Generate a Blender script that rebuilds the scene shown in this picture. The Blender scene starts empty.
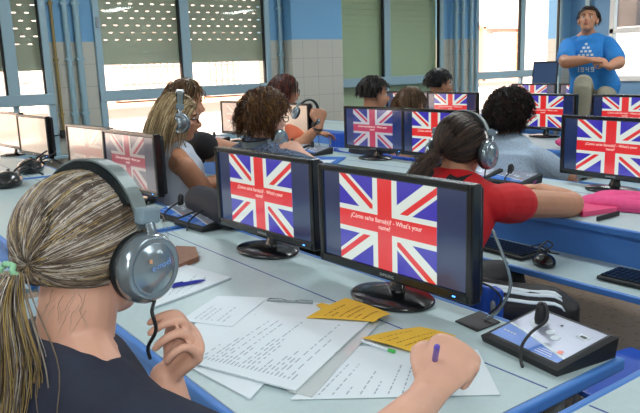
import bpy, bmesh, math, random
from mathutils import Vector, Matrix, noise
random.seed(7)
SC = bpy.context.scene
COL = SC.collection
PI = math.pi
def V(*a): return Vector(a)
def R(d): return math.radians(d)

# ------------------------------------------------------------------ materials
def lin(c):
    return tuple((x/255/12.92 if x/255 <= .04045 else ((x/255+.055)/1.055)**2.4) for x in c)
def mat(name, rgb, rough=.6, metal=0, var=0, scale=20, bump=0, emit=0, coat=0, spec=.5):
    m = bpy.data.materials.new(name); m.use_nodes = True
    nt = m.node_tree; b = nt.nodes['Principled BSDF']
    c = lin(rgb)+(1,)
    b.inputs['Base Color'].default_value = c
    b.inputs['Roughness'].default_value = rough
    b.inputs['Metallic'].default_value = metal
    b.inputs['Specular IOR Level'].default_value = spec
    b.inputs['Coat Weight'].default_value = coat; b.inputs['Coat Roughness'].default_value = .12
    if emit:
        b.inputs['Emission Color'].default_value = c
        b.inputs['Emission Strength'].default_value = emit
        b.inputs['Base Color'].default_value = (.004, .004, .004, 1)
    if var or bump:
        tc = nt.nodes.new('ShaderNodeTexCoord'); n = nt.nodes.new('ShaderNodeTexNoise')
        n.inputs['Scale'].default_value = scale; n.inputs['Detail'].default_value = 5
        nt.links.new(tc.outputs['Object'], n.inputs['Vector'])
        if var:
            r = nt.nodes.new('ShaderNodeValToRGB')
            r.color_ramp.elements[0].position = .3; r.color_ramp.elements[1].position = .7
            r.color_ramp.elements[0].color = tuple(x*(1-var) for x in c[:3])+(1,)
            r.color_ramp.elements[1].color = tuple(min(1, x*(1+var)) for x in c[:3])+(1,)
            nt.links.new(n.outputs['Fac'], r.inputs['Fac']); nt.links.new(r.outputs['Color'], b.inputs['Base Color'])
        if bump:
            bp = nt.nodes.new('ShaderNodeBump'); bp.inputs['Strength'].default_value = bump; bp.inputs['Distance'].default_value = .01
            nt.links.new(n.outputs['Fac'], bp.inputs['Height']); nt.links.new(bp.outputs['Normal'], b.inputs['Normal'])
    return m
M = {}
M['deskwhite'] = mat('desk_laminate', (182, 203, 206), .38, var=.03, scale=60)
M['deskblue'] = mat('desk_blue_edge', (74, 132, 208), .45)
M['seam'] = mat('desk_seam', (40, 70, 150), .5)
M['steel'] = mat('painted_steel', (150, 160, 165), .4, .3)
M['chairblue'] = mat('chair_blue_plastic', (28, 82, 190), .4, var=.04)
M['black'] = mat('black_gloss_plastic', (20, 22, 24), .22, coat=.3)
M['blackmatte'] = mat('black_matte_plastic', (26, 28, 31), .55, var=.1, scale=80)
M['navy_scr'] = mat('screen_navy', (30, 48, 92), .16, emit=.8, spec=1, coat=1)
M['flagblue'] = mat('screen_blue', (58, 48, 176), .16, emit=.95, spec=1, coat=1)
M['flagwhite'] = mat('screen_white', (226, 236, 228), .16, emit=.9, spec=1, coat=1)
M['flagred'] = mat('screen_red', (226, 42, 46), .16, emit=.95, spec=1, coat=1)
M['texton'] = mat('screen_text', (252, 236, 226), .3, emit=.95)
M['led'] = mat('blue_led', (70, 150, 255), .3, emit=5)
M['silvertext'] = mat('silver_print', (205, 210, 215), .3, .3)
M['silver'] = mat('silver_plastic', (150, 164, 172), .2, .7, coat=.3)
M['steelband'] = mat('headband_metal', (138, 150, 150), .32, .55)
M['pad'] = mat('black_leatherette', (16, 26, 30), .45, bump=.2, scale=300)
M['consoleblue'] = mat('console_blue', (44, 112, 205), .35)
M['consolegrey'] = mat('console_silver', (150, 156, 174), .3, .2)
M['orange_dot'] = mat('orange_button', (225, 110, 80), .4)
M['paper'] = mat('white_paper', (222, 234, 240), .8, var=.015, scale=8)
M['ink'] = mat('grey_ink', (160, 172, 184), .8)
M['yellow'] = mat('orange_paper', (235, 190, 62), .8, var=.03, scale=30)
M['brownink'] = mat('brown_ink', (160, 110, 40), .8)
M['purple'] = mat('purple_plastic', (98, 80, 190), .3, coat=.4)
M['bluepen'] = mat('blue_pen', (42, 52, 165), .3, coat=.4)
M['wood'] = mat('brown_leather', (150, 108, 84), .6, var=.15, scale=60, bump=.2)
M['skin'] = mat('skin_fair', (222, 172, 148), .5, var=.05, scale=25, bump=.06)
M['skin2'] = mat('skin_tan', (196, 140, 108), .5, var=.05, scale=25)
M['skin3'] = mat('skin_brown', (168, 116, 86), .5, var=.05, scale=25)
M['lip'] = mat('lips', (176, 104, 96), .45)
M['eyew'] = mat('eye_white', (225, 222, 215), .25)
M['iris'] = mat('eye_iris', (50, 38, 30), .2)
M['pink'] = mat('pink_cloth', (226, 78, 136), .8, var=.08, scale=40, bump=.3)
M['pinkcover'] = mat('pink_cover', (232, 84, 132), .5)
M['shutter'] = mat('shutter_slats', (178, 184, 158), .6)
M['shuttergreen'] = mat('shutter_green', (178, 196, 156), .6)
M['alu'] = mat('window_aluminium', (156, 184, 196), .4, .15)
M['lampwhite'] = mat('lamp_white', (240, 245, 245), .5, emit=1)
M['gap'] = mat('dark_gasket', (35, 38, 40), .7)
M['pipe'] = mat('painted_pipe', (150, 182, 194), .35)
M['pipebrown'] = mat('ochre_conduit', (150, 128, 76), .45)
M['pinkwall'] = mat('render_pink', (232, 200, 184), .9, var=.08, scale=1.2)
M['creamwall'] = mat('render_cream', (240, 216, 200), .9, var=.05, scale=.8)
M['grille'] = mat('iron_grille', (205, 168, 150), .6)
M['outglass'] = mat('outside_glass', (226, 204, 190), .3)
M['terracotta'] = mat('terracotta_trim', (222, 168, 132), .8)
M['greytop'] = mat('grey_table_top', (128, 136, 142), .55)
M['khaki'] = mat('khaki_cloth', (150, 146, 128), .85, var=.08, scale=30, bump=.3)

def glass_mat():
    m = bpy.data.materials.new('window_glass'); m.use_nodes = True
    nt = m.node_tree; nt.nodes.clear()
    o = nt.nodes.new('ShaderNodeOutputMaterial'); t = nt.nodes.new('ShaderNodeBsdfTransparent')
    g = nt.nodes.new('ShaderNodeBsdfGlossy'); g.inputs['Roughness'].default_value = .02
    mx = nt.nodes.new('ShaderNodeMixShader'); mx.inputs[0].default_value = .03
    nt.links.new(t.outputs[0], mx.inputs[1]); nt.links.new(g.outputs[0], mx.inputs[2]); nt.links.new(mx.outputs[0], o.inputs[0])
    return m
M['glass'] = glass_mat()

def wall_mat(name, axis):
    # painted blue above 1.79 m, square beige tiles below; axis = horizontal coordinate of the wall
    m = bpy.data.materials.new(name); m.use_nodes = True
    nt = m.node_tree; b = nt.nodes['Principled BSDF']; L = nt.links.new
    g = nt.nodes.new('ShaderNodeNewGeometry'); s = nt.nodes.new('ShaderNodeSeparateXYZ'); L(g.outputs['Position'], s.inputs[0])
    def m2(op, a, bb):
        n = nt.nodes.new('ShaderNodeMath'); n.operation = op
        for i, q in enumerate((a, bb)):
            if isinstance(q, (int, float)): n.inputs[i].default_value = q
            else: L(q, n.inputs[i])
        return n.outputs[0]
    z = s.outputs['Z']; h = s.outputs[axis]
    def joint(c, off):
        f = m2('FRACT', m2('DIVIDE', m2('ADD', c, off), .25), 0); return m2('LESS_THAN', f, .02)
    j = m2('MAXIMUM', joint(z, 20-1.79), joint(h, 20))
    mixt = nt.nodes.new('ShaderNodeMix'); mixt.data_type = 'RGBA'
    mixt.inputs[6].default_value = lin((198, 196, 184))+(1,); mixt.inputs[7].default_value = lin((152, 160, 152))+(1,)
    L(j, mixt.inputs[0])
    top = m2('GREATER_THAN', z, 1.79)
    mx = nt.nodes.new('ShaderNodeMix'); mx.data_type = 'RGBA'; L(top, mx.inputs[0]); L(mixt.outputs[2], mx.inputs[6])
    mx.inputs[7].default_value = lin((118, 172, 212))+(1,)
    L(mx.outputs[2], b.inputs['Base Color'])
    r = m2('ADD', m2('MULTIPLY', top, .3), .25); L(r, b.inputs['Roughness'])
    return m
M['wally'] = wall_mat('wall_tile_paint_side', 1); M['wallx'] = wall_mat('wall_tile_paint_front', 0)
M['plainwall'] = mat('plain_wall', (205, 212, 212), .8, var=.02, scale=3)
M['ceil'] = mat('ceiling_white', (230, 232, 230), .9)
def floor_mat():
    m = mat('terrazzo_floor', (128, 110, 94), .35); nt = m.node_tree; b = nt.nodes['Principled BSDF']; L = nt.links.new
    g = nt.nodes.new('ShaderNodeNewGeometry'); v = nt.nodes.new('ShaderNodeTexVoronoi'); v.inputs['Scale'].default_value = 28
    L(g.outputs['Position'], v.inputs['Vector'])
    n = nt.nodes.new('ShaderNodeTexNoise'); n.inputs['Scale'].default_value = 9; n.inputs['Detail'].default_value = 8; L(g.outputs['Position'], n.inputs['Vector'])
    r = nt.nodes.new('ShaderNodeValToRGB'); e = r.color_ramp.elements
    e[0].position = .1; e[0].color = lin((84, 70, 60))+(1,); e[1].position = .6; e[1].color = lin((132, 114, 98))+(1,)
    mx = nt.nodes.new('ShaderNodeMath'); mx.operation = 'MULTIPLY'; L(v.outputs['Distance'], mx.inputs[0]); mx.inputs[1].default_value = 1.1
    ad = nt.nodes.new('ShaderNodeMath'); ad.operation = 'MULTIPLY'; L(mx.outputs[0], ad.inputs[0]); L(n.outputs['Fac'], ad.inputs[1])
    a2 = nt.nodes.new('ShaderNodeMath'); a2.operation = 'MULTIPLY'; L(ad.outputs[0], a2.inputs[0]); a2.inputs[1].default_value = 2.6
    L(a2.outputs[0], r.inputs['Fac']); L(r.outputs['Color'], b.inputs['Base Color'])
    return m
M['floor'] = floor_mat()

# ------------------------------------------------------------------ camera (solved from the vanishing lines of desks, wall and window posts)
FPX, CX, CY = 689.5, 320.0, 206.5
CAM = V(0, 0, 1.44)
_a, _b, _c = R(36.2), R(11.55), R(-1.95)
_F = V(-math.cos(_a)*math.cos(_b), math.sin(_a)*math.cos(_b), -math.sin(_b))
_R = _F.cross(V(0, 0, 1)).normalized(); _U = _R.cross(_F)
_R2 = _R*math.cos(_c)+_U*math.sin(_c); _U2 = -_R*math.sin(_c)+_U*math.cos(_c)
def ray(x, y): return _R2*((x-CX)/FPX) - _U2*((y-CY)/FPX) + _F
def at(x, y, z=.74, ax=2):
    d = ray(x, y); t = (z-CAM[ax])/d[ax]; return CAM+d*t
def atd(x, y, d): return CAM+ray(x, y)*d
cd = bpy.data.cameras.new('camera'); cam = bpy.data.objects.new('camera', cd); COL.objects.link(cam)
cd.sensor_fit = 'HORIZONTAL'; cd.sensor_width = 36; cd.lens = FPX/640*36; cd.clip_start = .02; cd.clip_end = 200
cam.matrix_world = Matrix(((_R2.x, _U2.x, -_F.x, CAM.x), (_R2.y, _U2.y, -_F.y, CAM.y), (_R2.z, _U2.z, -_F.z, CAM.z), (0, 0, 0, 1)))
SC.camera = cam

# ------------------------------------------------------------------ mesh helpers
def box(bm, c, s, rz=0, bevel=0, mi=0, rx=0):
    r = bmesh.ops.create_cube(bm, size=1)
    Mx = Matrix.Translation(c) @ Matrix.Rotation(rz, 4, 'Z') @ Matrix.Rotation(rx, 4, 'X') @ Matrix.Diagonal((*s, 1))
    bmesh.ops.transform(bm, matrix=Mx, verts=r['verts'])
    fs = {f for v in r['verts'] for f in v.link_faces}
    for f in fs: f.material_index = mi
    if bevel:
        es = list({e for v in r['verts'] for e in v.link_edges})
        q = bmesh.ops.bevel(bm, geom=es, offset=bevel, segments=2, affect='EDGES', profile=.5)
        for f in q['faces']: f.material_index = mi
def prism(bm, poly, z0, z1, Mx=None, mi=0, bevel=0):
    lo = [bm.verts.new((x, y, z0)) for x, y in poly]; hi = [bm.verts.new((x, y, z1)) for x, y in poly]
    n = len(poly); fs = [bm.faces.new(lo[::-1]), bm.faces.new(hi)]
    for i in range(n): fs.append(bm.faces.new((lo[i], lo[(i+1) % n], hi[(i+1) % n], hi[i])))
    for f in fs: f.material_index = mi
    if bevel:
        q = bmesh.ops.bevel(bm, geom=list(fs[1].edges), offset=bevel, segments=2, affect='EDGES')
    if Mx: bmesh.ops.transform(bm, matrix=Mx, verts=[v for v in lo+hi if v.is_valid])
def catmull(pts, k=4):
    if len(pts) < 3: return [p.copy() for p in pts]
    o = []
    for i in range(len(pts)-1):
        p0 = pts[max(i-1, 0)]; p1 = pts[i]; p2 = pts[i+1]; p3 = pts[min(i+2, len(pts)-1)]
        for j in range(k):
            t = j/k
            o.append(.5*((2*p1)+(-p0+p2)*t+(2*p0-5*p1+4*p2-p3)*t*t+(-p0+3*p1-3*p2+p3)*t**3))
    o.append(pts[-1].copy()); return o
def sweep(bm, pts, rads, side=None, seg=12, k=4, cap=True, mi=0):
    """closed tube through pts; rads: floats or (a along side, b across)"""
    pts = [Vector(p) for p in pts]
    rr = [Vector((r, r, 0)) if isinstance(r, (int, float)) else Vector((r[0], r[1], 0)) for r in rads]
    if len(rr) == 1: rr = rr*len(pts)
    P = catmull(pts, k) if k > 1 else pts; Q = catmull(rr, k) if k > 1 else rr
    n = len(P); secs = []
    t0 = (P[1]-P[0]).normalized(); t1 = (P[-1]-P[-2]).normalized()
    if cap:
        h = min(Q[0].x, Q[0].y); pre = [(P[0]-t0*h*math.sin(a), Q[0]*math.cos(a)) for a in (R(80), R(55), R(28))]
        h = min(Q[-1].x, Q[-1].y); post = [(P[-1]+t1*h*math.sin(a), Q[-1]*math.cos(a)) for a in (R(28), R(55), R(80))]
    else: pre = []; post = []
    secs = pre+list(zip(P, Q))+post
    rings = []; ref = Vector(side) if side else None
    if ref is None:
        ref = V(0, 0, 1) if abs(t0.z) < .8 else V(1, 0, 0)
        fixed = False
    else: fixed = True
    last = ref
    for i, (p, q) in enumerate(secs):
        a = secs[max(i-1, 0)][0]; b = secs[min(i+1, len(secs)-1)][0]
        t = (b-a)
        t = t.normalized() if t.length > 1e-9 else t0
        s = (ref if fixed else last); s = s-t*s.dot(t)
        if s.length < 1e-4: s = t.orthogonal()
        s.normalize(); last = s; u = t.cross(s)
        rings.append([bm.verts.new(p+s*(q.x*math.cos(2*PI*j/seg))+u*(q.y*math.sin(2*PI*j/seg))) for j in range(seg)])
    for i in range(len(rings)-1):
        for j in range(seg):
            f = bm.faces.new((rings[i][j], rings[i][(j+1) % seg], rings[i+1][(j+1) % seg], rings[i+1][j])); f.material_index = mi; f.smooth = True
    f = bm.faces.new(rings[0][::-1]); f.material_index = mi; f = bm.faces.new(rings[-1]); f.material_index = mi
def lathe(bm, prof, Mx=None, seg=28, mi=0):
    """prof: (radius, z) list, revolved about z, closed at both ends"""
    rings = [[bm.verts.new((r*math.cos(2*PI*j/seg), r*math.sin(2*PI*j/seg), z)) for j in range(seg)] for r, z in prof]
    for i in range(len(rings)-1):
        for j in range(seg):
            f = bm.faces.new((rings[i][j], rings[i][(j+1) % seg], rings[i+1][(j+1) % seg], rings[i+1][j])); f.smooth = True; f.material_index = mi
    f = bm.faces.new(rings[0][::-1]); f.material_index = mi; f = bm.faces.new(rings[-1]); f.material_index = mi
    if Mx: bmesh.ops.transform(bm, matrix=Mx, verts=[v for r in rings for v in r])
def ell(bm, c, r, Mx=None, u=24, v=16, mi=0):
    q = bmesh.ops.create_uvsphere(bm, u_segments=u, v_segments=v, radius=1)
    T = Matrix.Translation(c) @ Matrix.Diagonal((*r, 1))
    if Mx: T = Mx @ T
    bmesh.ops.transform(bm, matrix=T, verts=q['verts'])
    for vv in q['verts']:
        for f in vv.link_faces: f.smooth = True; f.material_index = mi
def obj(name, bm, mats, parent=None, base=None, smooth=False):
    """link bm as ONE mesh object; base: world point taken as the origin (verts are in world space)"""
    me = bpy.data.meshes.new(name); bmesh.ops.recalc_face_normals(bm, faces=bm.faces[:])
    if base is not None: bmesh.ops.translate(bm, vec=-Vector(base), verts=bm.verts)
    bm.to_mesh(me); bm.free()
    if smooth:
        for p in me.polygons: p.use_smooth = True
    for m in (mats if isinstance(mats, (list, tuple)) else [mats]): me.materials.append(M[m] if isinstance(m, str) else m)
    o = bpy.data.objects.new(name, me); COL.objects.link(o)
    if parent is not None: o.parent = parent
    elif base is not None: o.location = base
    return o
def tag(o, label=None, cat=None, group=None, kind=None):
    if label: o['label'] = label
    if cat: o['category'] = cat
    if group: o['group'] = group
    if kind: o['kind'] = kind
    return o
def thing(name, label, cat, loc=(0, 0, 0), rz=0, group=None):
    o = bpy.data.objects.new(name, None); COL.objects.link(o); o.empty_display_size = .1
    o.location = loc; o.rotation_euler = (0, 0, rz); return tag(o, label, cat, group)
def struct(name, bm, m, parent=None):
    o = obj(name, bm, m, parent)
    if parent is None: o['kind'] = 'structure'
    return o
def dup(root, loc, rz, label=None, group=None):
    r = root.copy(); COL.objects.link(r); r.location = loc; r.rotation_euler = (0, 0, rz)
    if label: r['label'] = label
    if group: r['group'] = group
    for ch in list(root.children):
        c = ch.copy(); COL.objects.link(c); c.parent = r
        for g in list(ch.children):
            d = g.copy(); COL.objects.link(d); d.parent = c
    return r
def remesh(o, vox, it=4, fac=.5):
    m = o.modifiers.new('r', 'REMESH'); m.mode = 'VOXEL'; m.voxel_size = vox; m.use_smooth_shade = True
    if it:
        s = o.modifiers.new('s', 'SMOOTH'); s.factor = fac; s.iterations = it
    dg = bpy.context.evaluated_depsgraph_get(); dg.update()
    me = bpy.data.meshes.new_from_object(o.evaluated_get(dg)); old = o.data
    o.modifiers.clear(); nm = old.name; o.data = me; bpy.data.meshes.remove(old); me.name = nm
    for p in me.polygons: p.use_smooth = True
def text_bm(s, size, font_extrude=0):
    cu = bpy.data.curves.new('t', 'FONT'); cu.body = s; cu.size = size; cu.align_x = 'CENTER'; cu.align_y = 'CENTER'; cu.extrude = font_extrude; cu.resolution_u = 3
    o = bpy.data.objects.new('t', cu); COL.objects.link(o)
    dg = bpy.context.evaluated_depsgraph_get(); dg.update()
    me = bpy.data.meshes.new_from_object(o.evaluated_get(dg)); bm = bmesh.new(); bm.from_mesh(me)
    bpy.data.objects.remove(o); bpy.data.meshes.remove(me); bpy.data.curves.remove(cu)
    return bm

# ------------------------------------------------------------------ the room
XW, YF, XR, YB, ZC = -8.0, 11.9, 3.2, -3.0, 3.0
def slab(name, x0, x1, y0, y1, z0, z1, m, parent=None):
    bm = bmesh.new(); box(bm, ((x0+x1)/2, (y0+y1)/2, (z0+z1)/2), (x1-x0, y1-y0, z1-z0)); return struct(name, bm, m, parent)
slab('floor', XW-.3, XR+.2, YB-.2, YF+.2, -.1, 0, 'floor')
slab('ceiling', XW-.3, XR+.2, YB-.2, YF+.2, ZC, ZC+.1, 'ceil')
slab('wall_right', XR, XR+.2, YB-.2, YF+.2, 0, ZC, 'plainwall')
slab('wall_back', XW-.3, XR, YB-.2, YB, 0, ZC, 'plainwall')
wins = [(-2.4, -.1), (.15, 2.24), (2.75, 5.10), (6.24, 8.40), (9.18, 11.58)]
bm = bmesh.new()
ys = [YB-.2]+[q for w in wins for q in w]+[YF+.2]
SILL, HEAD = .55, 2.75
for i in range(0, len(ys), 2): box(bm, (XW-.14, (ys[i]+ys[i+1])/2, ZC/2), (.28, ys[i+1]-ys[i], ZC))
for a, b in wins:
    box(bm, (XW-.14, (a+b)/2, SILL/2), (.28, b-a, SILL)); box(bm, (XW-.14, (a+b)/2, (HEAD+ZC)/2), (.28, b-a, ZC-HEAD))
struct('wall_left', bm, 'wally')
# projecting column between the second and third window, and pipes on the piers
bm = bmesh.new(); box(bm, (XW+.06, 5.76, ZC/2), (.30, .86, ZC), bevel=.01); struct('wall_column', bm, 'wally').name = 'trim_1'
bm = bmesh.new(); box(bm, (XW+.02, 8.80, ZC/2), (.10, .5, ZC), bevel=.005); struct('trim_2', bm, 'wally')
def pipe(y, r, z0, z1, m, label, x=XW, bend=0):
    bm = bmesh.new(); sweep(bm, [V(x+r+.01, y, z0), V(x+r+.01, y, z1)], [r], k=1, seg=10)
    for z in (1.0, 1.6, 2.2): box(bm, (x+r, y, z), (2*r+.01, 2*r+.02, .025))
    tag(obj('wall_pipe', bm, m, base=(x, y, z0)), label, 'pipe', 'pipes on the window wall')
pipe(2.30, .016, .82, ZC, 'pipebrown', 'thin ochre conduit running down the pier beside the left window')
pipe(2.44, .03, 0, ZC, 'pipe', 'pale blue pipe on the pier, the one nearer the ochre conduit')
pipe(2.56, .035, 0, ZC, 'pipe', 'pale blue pipe on the pier, the one nearer the slotted shutter window')
pipe(5.26, .03, 0, ZC, 'pipe', 'pale blue pipe in the corner beside the projecting tiled column')
for i, y in enumerate((8.62, 8.78, 8.98)):
    pipe(y, .028, 0, ZC, 'pipe', ['pipe beside the closed green shutter, nearest to it of three', 'middle of three pale blue pipes on the far pier', 'pale blue pipe nearest the open bright window on the far pier'][i], x=XW+.07)
bm = bmesh.new(); box(bm, (XW+.03, 2.30, .78), (.05, .07, .09), bevel=.005)
sweep(bm, [V(XW+.05, 2.30, .78), V(XW+.07, 2.36, .66), V(XW+.06, 2.33, .52), V(XW+.05, 2.40, .45)], [.008], seg=6)
sweep(bm, [V(XW+.05, 2.28, .78), V(XW+.09, 2.15, .77), V(XW+.12, 2.02, .76)], [.007], seg=6)
tag(obj('wall_socket', bm, 'gap', base=(XW, 2.3, .78)), 'dark cable box at the foot of the ochre conduit with black cables', 'socket')

def shutter(y0, y1, zb, m, slots, parent):
    bm = bmesh.new(); x = XW-.10; p = .083; n = int((HEAD-zb)/p)+1
    for i in range(n):
        z = zb+i*p
        if z+p > HEAD: break
        if not slots or i < 2:
            box(bm, (x+.003*(i % 2), (y0+y1)/2, z+p/2), (.012, y1-y0, p-.006)); box(bm, (x-.009, (y0+y1)/2, z+p/2), (.004, y1-y0, p)); continue
        box(bm, (x, (y0+y1)/2, z+(p-.011)/2), (.012, y1-y0, p-.011))
        y = y0+(.04 if i % 2 else .108); last = y0; per = .135
        while y < y1-.05:
            box(bm, (x, (last+y)/2, z+p-.0055), (.012, y-last, .0105)); last = y+.046; y += per
        box(bm, (x, (last+y1)/2, z+p-.0055), (.012, y1-last, .0105))
    if zb > 1.3: box(bm, (x, (y0+y1)/2, zb-.02), (.03, y1-y0, .045))
    return obj('roller_shutter', bm, m, parent)
def window(i, y0, y1, mull, shut, sm, slots, gasket=1):
    w = bpy.data.objects.new('window_%d' % i, None); COL.objects.link(w); w['kind'] = 'structure'
    bm = bmesh.new(); x = XW+.0; f = .075
    for yy in (y0+f/2, y1-f/2): box(bm, (x, yy, (SILL+HEAD)/2), (.09, f, HEAD-SILL), bevel=.006)
    for zz, h in ((SILL+.03, .06), (1.175, .125), (HEAD-.04, .08)): box(bm, (x+.01, (y0+y1)/2, zz), (.10, y1-y0, h), bevel=.006)
    struct('window_frame', bm, 'alu', w)
    bm = bmesh.new()
    for mu in mull:
        box(bm, (x+.005, mu, (1.23+HEAD)/2), (.07, .12, HEAD-1.23), bevel=.008); box(bm, (x+.0, mu, (SILL+1.11)/2), (.06, .06, 1.11-SILL))
    struct('window_sash', bm, 'alu', w)
    bm = bmesh.new()
    for mu in mull: box(bm, (x, mu-.07, (1.23+HEAD)/2), (.045, .022, HEAD-1.24))
    box(bm, (x, y1-f-.008, (1.23+HEAD)/2), (.045, .016, HEAD-1.24))
    struct('window_gasket', bm, 'gap', w)
    bm = bmesh.new(); box(bm, (x-.02, (y0+y1)/2, (SILL+HEAD)/2), (.006, y1-y0-.1, HEAD-SILL-.05)); struct('window_pane', bm, 'glass', w)
    bm = bmesh.new(); box(bm, (XW+.05, (y0+y1)/2, SILL-.015), (.22, y1-y0+.1, .03), bevel=.004); struct('window_sill', bm, 'alu', w)
    if mull:
        bm = bmesh.new()
        for yy in (y0+.04,): box(bm, (x+.055, yy, 2.0), (.02, .035, .12), bevel=.004)
        struct('window_latch', bm, 'steel', w)
    if shut: shutter(y0+.04, y1-.04, shut, sm, slots, w)
window(1, -2.4, -.1, [-1.25], 0, None, 0)
window(2, .15, 2.24, [1.83], 1.53, 'shutter', True)
window(3, 2.75, 5.10, [3.88], 1.57, 'shutter', True)
window(4, 6.24, 8.40, [7.20], SILL+.02, 'shuttergreen', False)
window(5, 9.18, 11.58, [10.43], 0, None, 0)
# front wall with its inner window
FW = (-7.18, -5.0)
bm = bmesh.new()
box(bm, ((XW-.3+FW[0])/2, YF+.1, ZC/2), (FW[0]-XW+.3, .2, ZC)); box(bm, ((FW[1]+XR)/2, YF+.1, ZC/2), (XR-FW[1], .2, ZC))
box(bm, ((FW[0]+FW[1])/2, YF+.1, .5), (FW[1]-FW[0], .2, 1.0)); box(bm, ((FW[0]+FW[1])/2, YF+.1, 2.9), (FW[1]-FW[0], .2, .2))
struct('wall_front', bm, mat('blue_painted_wall', (108, 156, 196), .6, var=.03, scale=4))
bm = bmesh.new(); box(bm, (-7.62, YF-.04, ZC/2), (.10, .08, ZC), bevel=.01); struct('trim_3', bm, 'pipe')
w = bpy.data.objects.new('window_6', None); COL.objects.link(w); w['kind'] = 'structure'
bm = bmesh.new(); xm = (FW[0]+FW[1])/2; wd = FW[1]-FW[0]
for xx in (FW[0]+.04, FW[1]-.04, xm): box(bm, (xx, YF, 1.9), (.09, .1, 1.8), bevel=.006)
for zz in (1.03, 1.87, 2.77): box(bm, (xm, YF, zz), (wd, .1, .09), bevel=.006)
M['whiteframe'] = mat('white_frame', (226, 232, 232), .5)
struct('window_frame', bm, 'whiteframe', w)
bm = bmesh.new(); box(bm, (xm, YF+.03, 1.9), (wd-.1, .006, 1.75)); struct('window_pane', bm, 'glass', w)
# corridor seen through that inner window: tiled wall below, dark glazed door above
bm = bmesh.new(); box(bm, (xm, YF+1.6, 1.0), (5, .1, 2.0)); 
tm = bpy.data.materials.new('corridor_tiles'); tm.use_nodes = True
nt = tm.node_tree; br = nt.nodes.new('ShaderNodeTexBrick'); g = nt.nodes.new('ShaderNodeNewGeometry'); mp = nt.nodes.new('ShaderNodeMapping')
mp.inputs['Rotation'].default_value = (R(90), 0, 0); nt.links.new(g.outputs['Position'], mp.inputs[0]); nt.links.new(mp.outputs[0], br.inputs[0])
br.offset = 0; br.inputs['Scale'].default_value = 1; br.inputs['Brick Width'].default_value = .3; br.inputs['Row Height'].default_value = .3; br.inputs['Mortar Size'].default_value = .012
br.inputs['Color1'].default_value = br.inputs['Color2'].default_value = lin((238, 232, 214))+(1,); br.inputs['Mortar'].default_value = lin((200, 204, 200))+(1,)
nt.links.new(br.outputs[0], nt.nodes['Principled BSDF'].inputs['Base Color'])
struct('wall_corridor', bm, tm)
bm = bmesh.new(); box(bm, (xm, YF+1.6, 2.5), (5, .1, 1.0)); 
struct('wall_corridor_upper', bm, mat('dark_brown_wall', (70, 64, 62), .5, var=.3, scale=2))
for i, xx in enumerate((-7.0, -6.55)):
    pass

# street outside: facade of the house across
X0 = -13.5
bm = bmesh.new(); box(bm, (X0-.2, 5, 1.5), (.4, 60, 11)); house = thing('house', 'pale sunlit house front across the street, seen through the windows', 'house', (X0, 5, -4))
o = obj('facade', bm, 'creamwall', house, base=(X0, 5, -4))
bm = bmesh.new()
box(bm, (X0+.02, 6.2, 1.9), (.06, 4.6, 1.6)); obj('pink_render', bm, 'pinkwall', house, base=(X0, 5, -4))
for (ya, yb, za, zb) in ((5.05, 6.5, .95, 2.3), (3.9, 4.5, .95, 2.3), (7.0, 7.7, .95, 2.3), (2.9, 3.4, .8, 2.0), (16.2, 17.2, 1.1, 2.2), (20.5, 21.4, .9, 2.6), (-2.2, -1, .5, 2), (-5.5, -4, .5, 2), (.4, 1.5, 1.0, 2.2)):
    bm = bmesh.new(); box(bm, (X0+.03, (ya+yb)/2, (za+zb)/2), (.1, yb-ya, zb-za))
    o = obj('house_window', bm, 'outglass', house, base=(X0, 5, -4))
    bm = bmesh.new(); y = ya
    while y <= yb+.01: box(bm, (X0+.22, y, (za+zb)/2), (.025, .025, zb-za)); y += .14
    for k in range(5): box(bm, (X0+.22, (ya+yb)/2, za+(zb-za)*k/4), (.02, yb-ya, .025))
    box(bm, (X0+.15, (ya+yb)/2, za-.04), (.3, yb-ya+.2, .06)) 
    g_ = obj('window_grille', bm, 'grille', o); g_.location = (0, 0, 0)
    g_.data.transform(Matrix.Translation((-X0, -5, 4)))
bm = bmesh.new(); box(bm, (X0+.15, 5.3, .80), (.35, 5.2, .10)); obj('ledge', bm, 'terracotta', house, base=(X0, 5, -4))
bm = bmesh.new()
for yy in (15.7, 17.4): box(bm, (X0+.1, yy, 1.6), (.2, .12, 1.5))
box(bm, (X0+.1, 16.55, 2.35), (.2, 1.9, .1)); box(bm, (X0+.1, 16.55, .85), (.2, 1.9, .1)); obj('window_surround', bm, 'terracotta', house, base=(X0, 5, -4))

# ------------------------------------------------------------------ lights
W = bpy.data.worlds.new('world'); SC.world = W; W.use_nodes = True
bg = W.node_tree.nodes['Background']; bg.inputs[0].default_value = (.86, .93, 1, 1); bg.inputs[1].default_value = 2.0
sd = bpy.data.lights.new('sun', 'SUN'); sd.energy = 15; sd.angle = R(1); sd.color = (1, .93, .84)
so = bpy.data.objects.new('sun', sd); COL.objects.link(so); so.rotation_euler = V(-.80, .25, -.55).to_track_quat('-Z', 'Y').to_euler()
def area(name, loc, size, energy, color=(1, 1, 1), rot=(0, 0, 0), sy=None):
    l = bpy.data.lights.new(name, 'AREA'); l.energy = energy; l.color = color; l.size = size
    if sy: l.shape = 'RECTANGLE'; l.size_y = sy
    o = bpy.data.objects.new(name, l); COL.objects.link(o); o.location = loc; o.rotation_euler = rot; return o
for x in (-5.8, -2.6, .8):
    for y in (-.6, 3.0, 6.4, 9.8):
        area('ceiling_fill', (x, y, 2.93), 1.3, 34, (.92, .98, 1), sy=.35)  # added overhead fill for the interior; no ceiling fixtures are seen
area('camera_flash', (.03, -.02, 1.52), .06, 5, (1, .98, .95), _F.to_track_quat('-Z', 'Y').to_euler())
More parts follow.
